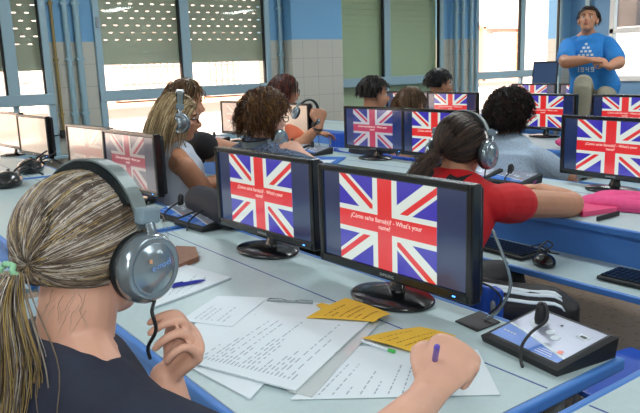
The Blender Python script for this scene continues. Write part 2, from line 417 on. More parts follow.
# ------------------------------------------------------------------ desks
def desk(x0, x1, y0, label, y1=None, tray=True, group=None, open_end=False):
    y1 = y1 or y0+.87; xc = (x0+x1)/2; yc = (y0+y1)/2; w = x1-x0; d = y1-y0; g = .004
    t = thing('computer_desk', label, 'desk', (xc, yc, 0), 0, group)
    def P(bm, name, m): return obj(name, bm, m, t)
    bm = bmesh.new(); box(bm, (0, 0, .7285), (w-.05, d-.05, .023)); P(bm, 'desktop', 'deskwhite')
    bm = bmesh.new()
    for s in (-1, 1):
        box(bm, (s*(w/2-.0145), 0, .726), (.021, d-.008, .030), bevel=.006); box(bm, (0, s*(d/2-.0145), .726), (w-.03, .021, .030), bevel=.006)
    P(bm, 'edge_band', 'deskblue')
    bm = bmesh.new(); box(bm, (0, 1.2-.6+y0-yc, .7402), (w-.06, .0045, .0008)); P(bm, 'seam_line', 'seam')
    bm = bmesh.new(); box(bm, (0, -d/2+.05, .64), (w-.08, .02, .14)); P(bm, 'apron', 'deskblue')
    if tray:
        bm = bmesh.new(); box(bm, (0, -d/2-.10, .568), (w-.10, .36, .02)); tr = P(bm, 'keyboard_tray', 'deskwhite')
        bm = bmesh.new(); box(bm, (0, -d/2-.29, .568), (w-.10, .02, .026), bevel=.005); obj('tray_edge', bm, 'deskblue', tr)
    for sx in (-1, 1):
        for sy in (-1, 1):
            bm = bmesh.new(); sweep(bm, [V(sx*(w/2-.12), sy*(d/2-.1), .025), V(sx*(w/2-.12), sy*(d/2-.1), .715)], [.018], k=1)
            lg = P(bm, 'leg', 'steel')
            bm = bmesh.new(); lathe(bm, [(.022, 0), (.022, .02), (.018, .03)], Matrix.Translation((sx*(w/2-.12), sy*(d/2-.1), 0)), seg=12); obj('foot', bm, 'blackmatte', lg)
    return t
ROW = [.60, 2.61, 4.60, 6.88]
mods = [(-7.45, -5.03), (-4.99, -2.87), (-2.83, -.80)]
nm = [['by the windows', 'in the middle', 'nearest the camera']]*4
ordn = ['front row seen from the camera', 'second row from the camera', 'third row from the camera']
for r in range(3):
    for k, (a, b) in enumerate(mods):
        desk(a, b, ROW[r], 'white desk with blue edges, %s, %s' % (ordn[r], ['window end', 'middle section', 'right section'][k]), group='computer desks')
desk(-.76, .55, ROW[0], 'next desk section with pale blue edge, at the bottom right corner', group='computer desks')
desk(-.76, .9, ROW[1], 'white desk section of the second row, at the far right edge', group='computer desks')
desk(-7.6, -4.75, 7.1, 'farthest white computer desk behind the seated man', y1=7.9, tray=False, group='computer desks')
# grey topped table the teacher perches on
t = thing('grey_table', 'high grey-topped table on which the man in blue sits', 'table', (-3.55, 6.95, 0))
bm = bmesh.new(); box(bm, (0, 0, .885), (2.3, .62, .03), bevel=.005); obj('tabletop', bm, 'greytop', t)
bm = bmesh.new(); box(bm, (0, .2, .6), (2.1, .02, .5)); obj('back_panel', bm, 'greytop', t)
for sx in (-1, 1):
    for sy in (-1, 1):
        bm = bmesh.new(); box(bm, (sx*1.08, sy*.26, .435), (.04, .04, .87)); obj('leg', bm, 'steel', t)
t = thing('teacher_desk', 'tall pale desk at the far end under the dark raised monitor', 'desk', (-7.1, 9.6, 0))
bm = bmesh.new(); box(bm, (0, 0, .86), (1.3, .65, .03), bevel=.005); obj('desktop', bm, 'deskwhite', t)
bm = bmesh.new(); box(bm, (0, -.28, .5), (1.2, .02, .68)); obj('front_panel', bm, 'deskblue', t)
for sx in (-1, 1):
    bm = bmesh.new(); box(bm, (sx*.62, 0, .42), (.03, .6, .84)); obj('side_panel', bm, 'deskblue', t)

# ------------------------------------------------------------------ monitors
def clip_poly(poly, w, h):
    def cut(P, f):
        o = []
        for i in range(len(P)):
            a, b = P[i], P[(i+1) % len(P)]; fa, fb = f(a), f(b)
            if fa >= 0: o.append(a)
            if fa*fb < 0: s = fa/(fa-fb); o.append((a[0]+(b[0]-a[0])*s, a[1]+(b[1]-a[1])*s))
        return o
    for f in (lambda p: p[0]+w, lambda p: w-p[0], lambda p: p[1]+h, lambda p: h-p[1]): 
        if poly: poly = cut(poly, f)
    return poly
MW, MH, MT = .64, .325, .385     # width, panel height, top above the desk
def make_monitor():
    root = thing('monitor', 'x', 'monitor')
    zc = MT-MH/2; yf = -.02
    # bezel: ring of rounded bars round the screen
    sw, sh = MW-.045, MH-.045; zs = zc+.004
    bm = bmesh.new()
    for s in (-1, 1): box(bm, (s*(MW/2-.0115), 0, zc), (.023, .04, MH), bevel=.005)
    box(bm, (0, 0, zc+MH/2-.010), (MW-.01, .04, .020), bevel=.005); box(bm, (0, 0, zc-MH/2+.0145), (MW-.01, .04, .029), bevel=.005)
    bz = obj('bezel', bm, 'black', root)
    bm = bmesh.new(); box(bm, (MW/2-.06, -.0205, zc-MH/2+.014), (.010, .002, .003)); obj('power_light', bm, 'led', bz)
    bm = text_bm('SAMSUNG', .013); bmesh.ops.transform(bm, matrix=Matrix.Translation((0, -.0206, zc-MH/2+.014)) @ Matrix.Rotation(R(90), 4, 'X'), verts=bm.verts); obj('bezel_lettering', bm, 'silvertext', bz)
    bm = bmesh.new(); box(bm, (0, .03, zc), (MW-.02, .03, MH-.02), bevel=.01); box(bm, (0, .055, zc-.01), (MW*.55, .04, MH*.6), bevel=.015); obj('back_housing', bm, 'blackmatte', root)
    # screen with its slide
    bm = bmesh.new(); lay = [0]
    def poly(pts, mi):
        pts = clip_poly([p for p in pts], FW_, FH_)
        if len(pts) < 3: return
        lay[0] += 1; y = -.0125-.00012*lay[0]
        f = bm.faces.new([bm.verts.new((px+OX, y, pz+zs)) for px, pz in pts]); f.material_index = mi
        f.normal_update()
        if f.normal.y > 0: f.normal_flip()
    OX = -.012; FW_, FH_ = sw/2, sh/2
    OX = 0; poly([(-FW_, -FH_), (FW_, -FH_), (FW_, FH_), (-FW_, FH_)], 0)
    OX = -.012; FH_ = sh/2-.002; FW_ = .205
    poly([(-FW_, -FH_), (FW_, -FH_), (FW_, FH_), (-FW_, FH_)], 1)
    L = math.hypot(FW_, FH_); d = (FW_/L, FH_/L)
    def band(dx, dz, o0, o1, a, b, mi):
        n = (-dz, dx); poly([(dx*a+n[0]*o0, dz*a+n[1]*o0), (dx*b+n[0]*o0, dz*b+n[1]*o0), (dx*b+n[0]*o1, dz*b+n[1]*o1), (dx*a+n[0]*o1, dz*a+n[1]*o1)], mi)
    S = FH_*2/30
    band(d[0], d[1], -3*S, 3*S, -L*1.3, L*1.3, 2); band(d[0], -d[1], -3*S, 3*S, -L*1.3, L*1.3, 2)
    band(d[0], d[1], -2*S*0, 2*S*.95, 0, -L*1.3, 3); band(d[0], d[1], 0, -2*S*.95, 0, L*1.3, 3)
    band(d[0], -d[1], 0, 2*S*.95, 0, L*1.3, 3) if False else None
    band(d[0], -d[1], 0, -2*S*.95, 0, L*1.3, 3); band(d[0], -d[1], 0, 2*S*.95, 0, -L*1.3, 3)
    poly([(-FW_, -4.6*S), (FW_, -4.6*S), (FW_, 4.6*S), (-FW_, 4.6*S)], 2); cw = 5.6*S
    poly([(-cw, -FH_), (cw, -FH_), (cw, FH_), (-cw, FH_)], 2)
    poly([(-FW_, -2.9*S), (FW_, -2.9*S), (FW_, 2.9*S), (-FW_, 2.9*S)], 3); cw = 3.3*S
    poly([(-cw, -FH_), (cw, -FH_), (cw, FH_), (-cw, FH_)], 3)
    me = bpy.data.meshes.new('screen'); bm.to_mesh(me); bm.free()
    for k in ('navy_scr', 'flagblue', 'flagwhite', 'flagred'): me.materials.append(M[k])
    sc = bpy.data.objects.new('screen', me); COL.objects.link(sc); sc.parent = root
    bm = text_bm('¿Cómo se/te llama(s)? - What\'s your\nname?', .0205)
    bmesh.ops.transform(bm, matrix=Matrix.Translation((OX, -.0152, zs+.001)) @ Matrix.Rotation(R(90), 4, 'X'), verts=bm.verts); obj('slide_text', bm, 'texton', sc)
    # stand
    bm = bmesh.new(); lathe(bm, [(.145, 0), (.148, .006), (.140, .012), (.08, .019), (.03, .022)], Matrix.Diagonal((1, .72, 1, 1)), seg=48); obj('base', bm, 'black', root)
    bm = bmesh.new(); sweep(bm, [V(0, .02, .015), V(0, .03, .06), V(0, .05, .15), V(0, .06, .2)], [(.040, .012), (.026, .012), (.028, .012), (.03, .012)], side=(1, 0, 0)); obj('neck', bm, 'black', root)
    return root
mon0 = make_monitor(); used = [False]
SCREENS = {}
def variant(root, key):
    """give one monitor another picture: its own copy of the screen mesh with other screen colours"""
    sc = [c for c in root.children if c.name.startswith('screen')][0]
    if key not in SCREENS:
        me = sc.data.copy(); cols = {'peach': [(232, 204, 178)]*4, 'faint': [(214, 186, 166), (206, 178, 166), (236, 214, 192), (222, 170, 152)], 'dull': [(84, 84, 100), (104, 98, 112), (196, 184, 178), (172, 60, 82)],  # window glare and oblique-view washout are painted into peach, faint and dull
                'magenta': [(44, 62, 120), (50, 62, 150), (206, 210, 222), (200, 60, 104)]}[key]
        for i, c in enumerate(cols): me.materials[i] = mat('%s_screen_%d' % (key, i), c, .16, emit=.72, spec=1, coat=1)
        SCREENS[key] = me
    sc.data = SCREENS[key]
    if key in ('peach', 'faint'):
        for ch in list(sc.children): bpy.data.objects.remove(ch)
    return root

def monitor(x, y, rz, label, z=.7425):
    if not used[0]:
        used[0] = True; o = mon0; o.location = (x, y, z); o.rotation_euler = (0, 0, R(rz)); o['label'] = label; o['group'] = 'computer monitors on the desks'; return o
    return dup(mon0, (x, y, z), R(rz), label, 'computer monitors on the desks')
def mon(pl, pr, y, label, z=.7425, rz=None, w=None):
    """pl, pr: world x of the two top corners"""
    return monitor((pl+pr)/2, y, 0 if rz is None else rz, label, z)
TXT = 'flag slide on black monitor'
mon(-1.815, -1.155, 1.345, 'largest and nearest black monitor with flag slide, orange papers before it', rz=2)
mon(-2.53, -1.90, 1.36, 'second nearest monitor, in front of the woman with curly hair', rz=3)
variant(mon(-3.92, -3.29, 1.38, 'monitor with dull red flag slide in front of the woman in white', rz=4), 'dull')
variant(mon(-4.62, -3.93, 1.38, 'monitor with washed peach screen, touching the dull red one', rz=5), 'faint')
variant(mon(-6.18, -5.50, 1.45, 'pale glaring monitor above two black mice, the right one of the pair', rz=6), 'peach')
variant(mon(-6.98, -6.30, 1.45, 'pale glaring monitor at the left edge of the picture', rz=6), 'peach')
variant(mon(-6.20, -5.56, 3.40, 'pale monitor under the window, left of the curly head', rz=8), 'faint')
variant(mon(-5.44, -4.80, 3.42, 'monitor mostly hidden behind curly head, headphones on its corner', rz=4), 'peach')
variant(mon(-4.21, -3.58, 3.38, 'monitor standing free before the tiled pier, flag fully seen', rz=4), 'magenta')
mon(-3.57, -2.95, 3.38, 'flag monitor half covered by the head of the girl in red', rz=2)
mon(-2.30, -1.65, 3.36, 'large flag monitor at the right edge above the pink cloth', rz=-3)
mon(-5.98, -5.35, 5.42, 'monitor peeking out over the heads of two far students', rz=6)
mon(-5.30, -4.62, 5.36, 'tilted flag monitor below the young man with dark hair', rz=6)
mon(-4.14, -3.50, 5.34, 'flag monitor right of the round dark hair, below the seated man', rz=0)
mon(-3.36, -2.70, 5.32, 'flag monitor at the right edge below the grey table', rz=-2)
mon(-5.82, -5.20, 7.45, 'small far flag monitor left of the seated man', rz=4)
mon(-5.12, -4.50, 7.45, 'small far flag monitor half hidden by the knee of the seated man', rz=0)
# dark raised screen seen on the teacher's desk
p = atd(541, 72, 11.9)
t = thing('laptop', 'dark upright laptop screen on the tall far desk', 'laptop', (-6.92, 9.55, .876), R(14))
bm = bmesh.new(); box(bm, (0, 0, .012), (.36, .26, .022), bevel=.004); obj('keyboard_base', bm, 'blackmatte', t)
bm = bmesh.new(); box(bm, (0, .14, .26), (.42, .02, .50), bevel=.005, rx=R(-8)); ld = obj('lid', bm, 'blackmatte', t)
bm = bmesh.new(); box(bm, (0, .1275, .26), (.38, .003, .45), rx=R(-8)); obj('screen', bm, mat('dim_screen', (60, 84, 120), .25, emit=.7), ld)

# ------------------------------------------------------------------ chairs
def make_chair():
    t = thing('student_chair', 'x', 'chair')
    bm = bmesh.new(); box(bm, (0, 0, .44), (.40, .40, .022), bevel=.009); obj('seat', bm, 'chairblue', t)
    bm = bmesh.new(); n = 8
    for i in range(n):
        a = (i-(n-1)/2)/(n/2); x = a*.20; y = -.20-.035*(1-a*a)
        box(bm, (x, y, .645), (.055, .024, .17), rz=-a*.33, bevel=.004)
    o = obj('backrest', bm, 'chairblue', t); remesh(o, .008, 2)
    for sx in (-1, 1):
        bm = bmesh.new(); sweep(bm, [V(sx*.19, -.22, .012), V(sx*.185, -.19, .43), V(sx*.18, -.215, .6), V(sx*.175, -.222, .68)], [.011], seg=8); obj('leg', bm, 'steel', t)
        bm = bmesh.new(); sweep(bm, [V(sx*.19, .20, .012), V(sx*.185, .18, .43)], [.011], seg=8, k=1); obj('leg', bm, 'steel', t)
    return t
ch0 = make_chair(); ch0used = [False]
def chair(x, y, rz, label):
    if not ch0used[0]:
        ch0used[0] = True; ch0.location = (x, y, 0); ch0.rotation_euler = (0, 0, R(rz)); ch0['label'] = label; ch0['group'] = 'blue school chairs'; return
    dup(ch0, (x, y, 0), R(rz), label, 'blue school chairs')

# ------------------------------------------------------------------ audio consoles
def make_console():
    t = thing('audio_console', 'x', 'console')
    W2, D2 = .125, .10
    bm = bmesh.new()
    def ring(x0, x1, y0, y1, zf, zb): return [bm.verts.new(p) for p in ((x0, y0, zf), (x1, y0, zf), (x1, y1, zb), (x0, y1, zb))]
    a = ring(-W2+.004, W2-.004, -D2+.004, D2-.004, 0, 0); b = ring(-W2, W2, -D2, D2, .016, .050); c = ring(-W2+.012, W2-.012, -D2+.012, D2-.012, .022, .054)
    bm.faces.new(a[::-1]); bm.faces.new(c)
    for p, q in ((a, b), (b, c)):
        for i in range(4): bm.faces.new((p[i], p[(i+1) % 4], q[(i+1) % 4], q[i]))
    obj('case', bm, 'blackmatte', t)
    def pz(y): return .0225+(y+.088)/.176*.032+.0006
    bm = bmesh.new(); f = lambda pts, dz, mi: setattr(bm.faces.new([bm.verts.new((x, y, pz(y)+dz)) for x, y in pts]), 'material_index', mi)
    f([(-.108, -.082), (.108, -.082), (.108, .082), (-.108, .082)], 0, 0)
    crv = [(-.108+.216*i/14, -.018-.045*math.sin(PI*.5*i/14)+.012*math.sin(PI*i/14)) for i in range(15)]
    f([(.108, -.082)][::-1]+[] + [(-.108, -.082)][:0]+[(x, y) for x, y in reversed(crv)]+[(-.108, -.082), (.108, -.081)], .0004, 1)
    top = [(x, y+.007) for x, y in crv]; f(top+[(x, y) for x, y in reversed(crv)], .0008, 2)
    for cx_, cy_, r, mi in ((.082, -.045, .008, 3), (-.0, .01, .011, 2), (.028, -.002, .012, 2), (.0, .05, .004, 4), (-.052, .03, .024, 2)):
        f([(cx_+r*math.cos(k*PI/8), cy_+r*math.sin(k*PI/8)) for k in range(16)], .0006+.0002*mi, mi)
    f([(.060, .030), (.090, .030), (.090, .050), (.060, .050)], .0006, 2); f([(.066, .036), (.084, .036), (.084, .044), (.066, .044)], .0010, 4)
    for k in range(4): f([(-.095+k*.011, -.052), (-.087+k*.011, -.052), (-.087+k*.011, -.047), (-.095+k*.011, -.047)], .0012, 2)
    for k in range(3): f([(.03, -.058-.008*k), (.07+.006*k, -.058-.008*k), (.07+.006*k, -.056-.008*k), (.03, -.056-.008*k)], .0012, 2)
    obj('control_panel', bm, ['consolegrey', 'consoleblue', 'paper', 'orange_dot', 'blackmatte'], t)
    bm = bmesh.new(); lathe(bm, [(.013, 0), (.0155, .01), (.0145, .045), (.010, .054)], Matrix.Translation((-.052, .03, pz(.03)-.002)) @ Matrix.Rotation(R(-6), 4, 'X'), seg=18)
    p = obj('headphone_plug', bm, 'blackmatte', t)
    bm = bmesh.new(); sweep(bm, [V(-.052, .028, .085), V(-.046, .030, .098), V(-.024, .020, .096), V(.0, -.005, .075), V(-.002, -.05, .055), V(.012, -.095, .035), V(.03, -.115, .012), V(.05, -.13, .006)], [.004], seg=8); obj('cable', bm, 'blackmatte', p)
    return t
co0 = make_console(); co0u = [False]
def console(x, y, rz, label):
    if not co0u[0]: co0u[0] = True; co0.location = (x, y, .7415); co0.rotation_euler = (0, 0, R(rz)); co0['label'] = label; co0['group'] = 'headphone consoles'; return
    dup(co0, (x, y, .7415), R(rz), label, 'headphone consoles')
console(-.955, 1.372, -8, 'black wedge audio console with blue panel at the bottom right corner')
console(-2.80, 1.40, 4, 'audio console just left of the second nearest monitor')
console(-3.06, 1.40, 6, 'audio console beside the woman at the front, the farther of that pair')
console(-2.50, 3.22, 0, 'audio console before the lace top of the woman with round dark hair')
console(-2.78, 3.22, 5, 'audio console partly behind the shoulder in red')
console(-4.50, 3.25, 5, 'audio console left of the free-standing monitor before the pier')
console(-4.80, 3.25, 4, 'audio console beside the raised forearm with a watch')
console(-6.0, 3.15, 6, 'audio console under the window near the black sleeve')

# ------------------------------------------------------------------ keyboards and mice
def make_keyboard():
    t = thing('keyboard', 'x', 'keyboard')
    bm = bmesh.new(); box(bm, (0, 0, .010), (.46, .17, .016), bevel=.006); obj('case', bm, 'blackmatte', t)
    bm = bmesh.new()
    for r in range(5):
        for k in range(20): box(bm, (-.208+k*.0219, -.062+r*.030, .021), (.018, .024, .008))
    for f in bm.faces: pass
    tag(obj('keys', bm, 'black', t), kind='stuff')
    bm = bmesh.new(); sweep(bm, [V(.12, .085, .01), V(.16, .11, .03), V(.21, .10, .04), V(.235, .07, .02), V(.27, .11, .008)], [.0025], seg=6); obj('cable', bm, 'blackmatte', t)
    return t
def make_mouse():
    t = thing('computer_mouse', 'x', 'mouse')
    bm = bmesh.new(); ell(bm, (0, 0, .012), (.036, .062, .026), u=28, v=18)
    for v in bm.verts: 
        v.co.z = max(v.co.z, .001)
        if v.co.z > .02: v.co.z -= max(0, v.co.y)*.12
    obj('shell', bm, 'black', t)
    bm = bmesh.new(); sweep(bm, [V(0, .055, .012), V(.012, .09, .03), V(.05, .115, .05), V(.06, .085, .04), V(.02, .085, .02), V(.03, .13, .03), V(.07, .14, .004)], [.0028], seg=6); obj('cable', bm, 'blackmatte', t)
    bm = bmesh.new(); lathe(bm, [(.009, -.003), (.009, .003)], Matrix.Translation((0, .032, .030)) @ Matrix.Rotation(R(90), 4, 'Y'), seg=12); obj('scroll_wheel', bm, 'blackmatte', t)
    return t
kb = make_keyboard(); kb.location = (-2.03, 2.49, .579); kb.rotation_euler = (0, 0, R(-3)); tag(kb, 'black keyboard on the tray beside the girl in red', group='keyboards')
dup(kb, (-1.23, 2.49, .579), R(2), 'black keyboard at the right edge of the tray', 'keyboards')
ms = make_mouse(); ms.location = (-1.72, 2.43, .579); ms.rotation_euler = (0, 0, R(55)); tag(ms, 'black mouse on the tray between two keyboards', group='computer mice')
ms.scale = (1.25, 1.25, 1.25)
q = at(31, 172); m2_ = dup(ms, (q.x, q.y, .741), R(70), 'glossy black mouse below the pale monitors, right one', 'computer mice'); m2_.scale = (2.6, 2.6, 2.6)
q = at(8, 186); m3_ = dup(ms, (q.x, q.y, .741), R(70), 'glossy black mouse at the left edge above blond hair', 'computer mice'); m3_.scale = (2.6, 2.6, 2.6)

# ------------------------------------------------------------------ papers, pens and small things on the desks
def sheet(name, label, cat, px, z, m, th=.0008, lines=None, group=None, curl=0, ink='ink', z3=None):
    """thin sheet whose corners sit on the desk at the given photo points"""
    P = [at(x, y, z) for x, y in px]; c = sum(P, V(0, 0, 0))/len(P)
    t = thing(name, label, cat, (c.x, c.y, z), 0, group)
    bm = bmesh.new(); n = 10; a, b, d, e = [p-c for p in P]
    def S(u, v): 
        p = (a*(1-u)+b*u)*(1-v)+(e*(1-u)+d*u)*v
        return V(p.x, p.y, th+curl*(math.sin(PI*u)*.6+.4*math.sin(PI*v)) )
    g = [[bm.verts.new(S(i/n, j/n)) for j in range(n+1)] for i in range(n+1)]
    g2 = [[bm.verts.new(S(i/n, j/n)-V(0, 0, th)) for j in range(n+1)] for i in range(n+1)]
    for i in range(n):
        for j in range(n):
            bm.faces.new((g[i][j], g[i+1][j], g[i+1][j+1], g[i][j+1])); bm.faces.new((g2[i][j+1], g2[i+1][j+1], g2[i+1][j], g2[i][j]))
    for i in range(n):
        for G, H in (([g[i][0], g[i+1][0]], [g2[i][0], g2[i+1][0]]), ([g[i][n], g[i+1][n]], [g2[i][n], g2[i+1][n]]), ([g[0][i], g[0][i+1]], [g2[0][i], g2[0][i+1]]), ([g[n][i], g[n][i+1]], [g2[n][i], g2[n][i+1]])):
            bm.faces.new((G[0], H[0], H[1], G[1]))
    o = obj('sheet', bm, m, t)
    if lines:
        bm = bmesh.new(); rr = random.Random(len(label))
        for (u0, v0, u1, v1, N, hh) in lines:
            for k in range(N):
                v = v0+(v1-v0)*(k+.5)/N; u = u0
                while u < u1:
                    w = rr.uniform(.02, .07)
                    w = min(w, u1-u)
                    q_ = [S(u, v), S(u+w, v), S(u+w, v+hh), S(u, v+hh)]
                    bm.faces.new([bm.verts.new(p+V(0, 0, .0006)) for p in q_]); u += w+rr.uniform(.01, .04)
                    if rr.random() < .12: break
        obj('writing', bm, ink, o)
    return t
Z0 = .7412
# grey-white folder (clipboard) with lists
sheet('clipboard', 'clear-edged clipboard under the printed lists, metal clip at top', 'clipboard', [(166, 355), (222, 297), (338, 305), (250, 400)], Z0, 'paper', th=.003)
q = at(290, 302, .746)
t = thing('paper_clip', 'silver wire clip at the top edge of the clipboard', 'clip', (q.x, q.y, .7445), R(38))
bm = bmesh.new(); pts = [(-.07, 0), (-.068, .014), (-.03, .016), (-.01, .004), (.01, .004), (.03, .016), (.068, .014), (.07, 0), (-.07, 0)]
sweep(bm, [V(x, y, .004) for x, y in pts], [.0017], seg=6, k=1); obj('wire', bm, 'silver', t)
bm = bmesh.new(); box(bm, (0, -.002, .003), (.145, .004, .005)); obj('hinge', bm, 'steel', t)
sheet('notes_page', 'plain note page with faint pencil lines, left of the clipboard', 'paper', [(180, 321), (218, 296), (268, 298), (232, 327)], Z0+.003, 'paper', lines=[(.1, .15, .6, .8, 6, .02)], curl=.002)
f_ = sheet('printed_list', 'large printed list page with a dark left edge in front of the woman', 'paper', [(183, 362), (256, 315), (372, 320), (296, 392)], Z0+.0045, 'paper', th=.004, lines=[(.08, .08, .86, .92, 24, .010)], curl=.003)
bm = bmesh.new(); A_, B_ = at(183, 362, Z0+.006), at(256, 315, Z0+.006); sweep(bm, [A_, B_], [.0028], k=1, seg=8)
tag(obj('page_spine', bm, 'blackmatte', base=A_), 'dark strip along the left edge of the printed list', 'strip')
sheet('plastic_folder', 'translucent folder edge right of the printed list', 'folder', [(288, 392), (366, 322), (381, 322), (312, 398)], Z0+.0005, mat('folder_plastic', (205, 214, 214), .2, coat=.5), th=.003)
sheet('notes_page', 'handwritten page under the fist with the purple pen', 'paper', [(290, 400), (352, 346), (478, 350), (500, 395)], Z0+.0002, 'paper', th=.001, lines=[(.06, .08, .62, .7, 9, .008)])
sheet('orange_note', 'folded orange paper with handwriting left of the round base', 'paper', [(306, 318), (346, 298), (391, 314), (374, 322)], Z0+.012, 'yellow', lines=[(.1, .15, .9, .85, 6, .03)], ink='brownink', curl=.006)
sheet('orange_note', 'lower layer of the folded orange paper poking out on its left', 'paper', [(316, 305), (322, 303), (350, 310), (330, 314)], Z0+.009, 'yellow')
sheet('orange_note', 'orange paper with handwriting under the fist and purple pen', 'paper', [(362, 338), (420, 327), (456, 336), (412, 352)], Z0+.008, 'yellow', lines=[(.1, .15, .9, .85, 4, .03)], ink='brownink', curl=.006)
bm = bmesh.new(); sweep(bm, [at(362, 341, .749), at(389, 350, .749)], [.004, .004], k=1, seg=10); e1 = bm
t = obj('green_tipped_pen', e1, 'paper', base=at(362, 341, .749)); tag(t, 'white pen with a green tip under the lower orange paper', 'pen')
bm = bmesh.new(); sweep(bm, [at(389, 350, .749), at(394, 351.5, .749)], [.0045], k=1, seg=10); obj('tip', bm, mat('green_cap', (70, 190, 90), .4), t, base=at(362, 341, .749))
# pad behind the monitor on the right
sheet('cable_pad', 'dark square pad on the desk right of the nearest monitor', 'pad', [(455, 322), (480, 312), (500, 323), (477, 332)], Z0, 'blackmatte', th=.004)
bm = bmesh.new(); sweep(bm, [V(-1.150, 1.40, 1.0), V(-1.13, 1.42, .93), V(-1.12, 1.44, .85), V(-1.14, 1.42, .78), V(-1.17, 1.40, .750)], [.0045], seg=8)
tag(obj('video_cable', bm, 'silver', base=V(-1.15, 1.40, 1.0)), 'grey cable hanging from the nearest monitor to the dark pad', 'cable')
bm = bmesh.new(); sweep(bm, [V(-1.27, 1.40, .85), V(-1.19, 1.44, .83), V(-1.165, 1.46, .79), V(-1.19, 1.44, .750)], [.003], seg=8)
tag(obj('power_cable', bm, 'blackmatte', base=V(-1.27, 1.40, .85)), 'thin black cable looping onto the dark pad', 'cable')
# notebook and blue pen, brown case
sheet('notebook', 'open white notebook beneath the blue pen beside the headset', 'notebook', [(150, 310), (172, 262), (231, 279), (182, 298)], Z0, 'paper', th=.006, lines=[(.2, .1, .8, .8, 4, .02)])
def pen(name, label, a, b, m, z=.754):
    A, B = at(*a, z), at(*b, z); d = (B-A).normalized()
    bm = bmesh.new(); sweep(bm, [A, A+(B-A)*.7, B-(B-A)*.12, B], [.0065, .0065, .005, .002], k=1, seg=12); t = obj(name, bm, m, base=A); tag(t, label, 'pen')
    bm = bmesh.new(); s = V(0, 0, .008); sweep(bm, [A+s, A+(B-A)*.3+s], [.0018], k=1, seg=8); obj('pen_clip', bm, m, t, base=A)
pen('ballpoint_pen', 'blue ballpoint pen on the white notebook', (173, 286), (205, 280), 'bluepen')
t = sheet('leather_case', 'small brown case on the desk behind the headset', 'case', [(172, 272), (176, 250), (196, 251), (199, 261)], Z0, 'wood', th=.018)
# dark camera bag seen behind
b_ = V(-2.92, 1.53, .741)
bm = bmesh.new()
q1, q2 = at(199, 200, .815), at(230, 213, .815)
print('bag', q1, q2)
sweep(bm, [q1, (q1+q2)/2+V(0, 0, .008), q2], [(.072, .072)], seg=20)
t = obj('pencil_case', bm, mat('navy_cloth', (12, 20, 38), .7, bump=.3, scale=60), base=(q1+q2)/2-V(0, 0, .072)); tag(t, 'dark navy bag lying behind the consoles near the white top', 'bag')
bm = bmesh.new(); sweep(bm, [q1+V(.04, -.02, .068), (q1+q2)/2+V(0, -.02, .076), q2+V(-.04, -.02, .068)], [.003], seg=6); obj('zip', bm, 'blackmatte', t, base=(q1+q2)/2-V(0, 0, .072))
# row two: pink cover, pink cloth, papers
t = sheet('pink_folder', 'pink folder with black spine beside the elbow of the girl in red', 'folder', [(583, 217), (570, 210), (604, 205), (617, 212)], .7412, 'pinkcover', th=.022)
bm = bmesh.new(); A_, B_ = at(597, 219, .752), at(619, 213, .752); box(bm, (A_+B_)/2, ((B_-A_).length, .006, .02), rz=math.atan2((B_-A_).y, (B_-A_).x)); obj('spine', bm, 'blackmatte', t, base=t.location)
c_ = at(632, 204, .76)
bm = bmesh.new()
q = bmesh.ops.create_grid(bm, x_segments=40, y_segments=26, size=1)
for v in bm.verts:
    u, w_ = v.co.x, v.co.y
    e = max(0, 1-abs(u)**4)*max(0, 1-abs(w_)**4)
    h = e**.4*.05+.012*noise.noise(V(u*3, w_*4, 2))*e+.012*math.sin(w_*5+u*2)*e
    v.co = V(u*.26, w_*.13+.02*math.sin(u*3), max(.001, h))
o = obj('pink_cloth', bm, 'pink', smooth=True); o.location = (c_.x+.02, c_.y+.02, .742); o.rotation_euler = (0, 0, R(6))
sm_ = o.modifiers.new('s', 'SOLIDIFY'); sm_.thickness = .003; sm_.offset = 1
tag(o, 'crumpled pink cloth below the large monitor at the right edge', 'cloth')
sheet('notes_page', 'white page under the arm of the girl in red', 'paper', [(500, 200), (530, 185), (552, 188), (594, 208)], Z0, 'paper', th=.001)
sheet('booklet', 'white booklet with blue cover beside the elbow of the curly woman', 'book', [(300, 163), (312, 158), (346, 158), (334, 166)], Z0, 'consoleblue', th=.01)
sheet('notes_page', 'white page over the blue booklet on the second row', 'paper', [(292, 166), (306, 160), (336, 160), (322, 167)], Z0+.011, 'paper', th=.002)
# pink bag beyond the woman in lace
bm = bmesh.new(); c_ = V(-3.05, 4.72, .79); ell(bm, c_, (.22, .10, .05)); ell(bm, c_+V(.14, .02, .0), (.12, .09, .045)); o = obj('pink_bag', bm, 'pink', base=c_-V(0, 0, .05)); remesh(o, .012, 3)
tag(o, 'pink bag on the third row desk beside the dark round hair', 'bag')
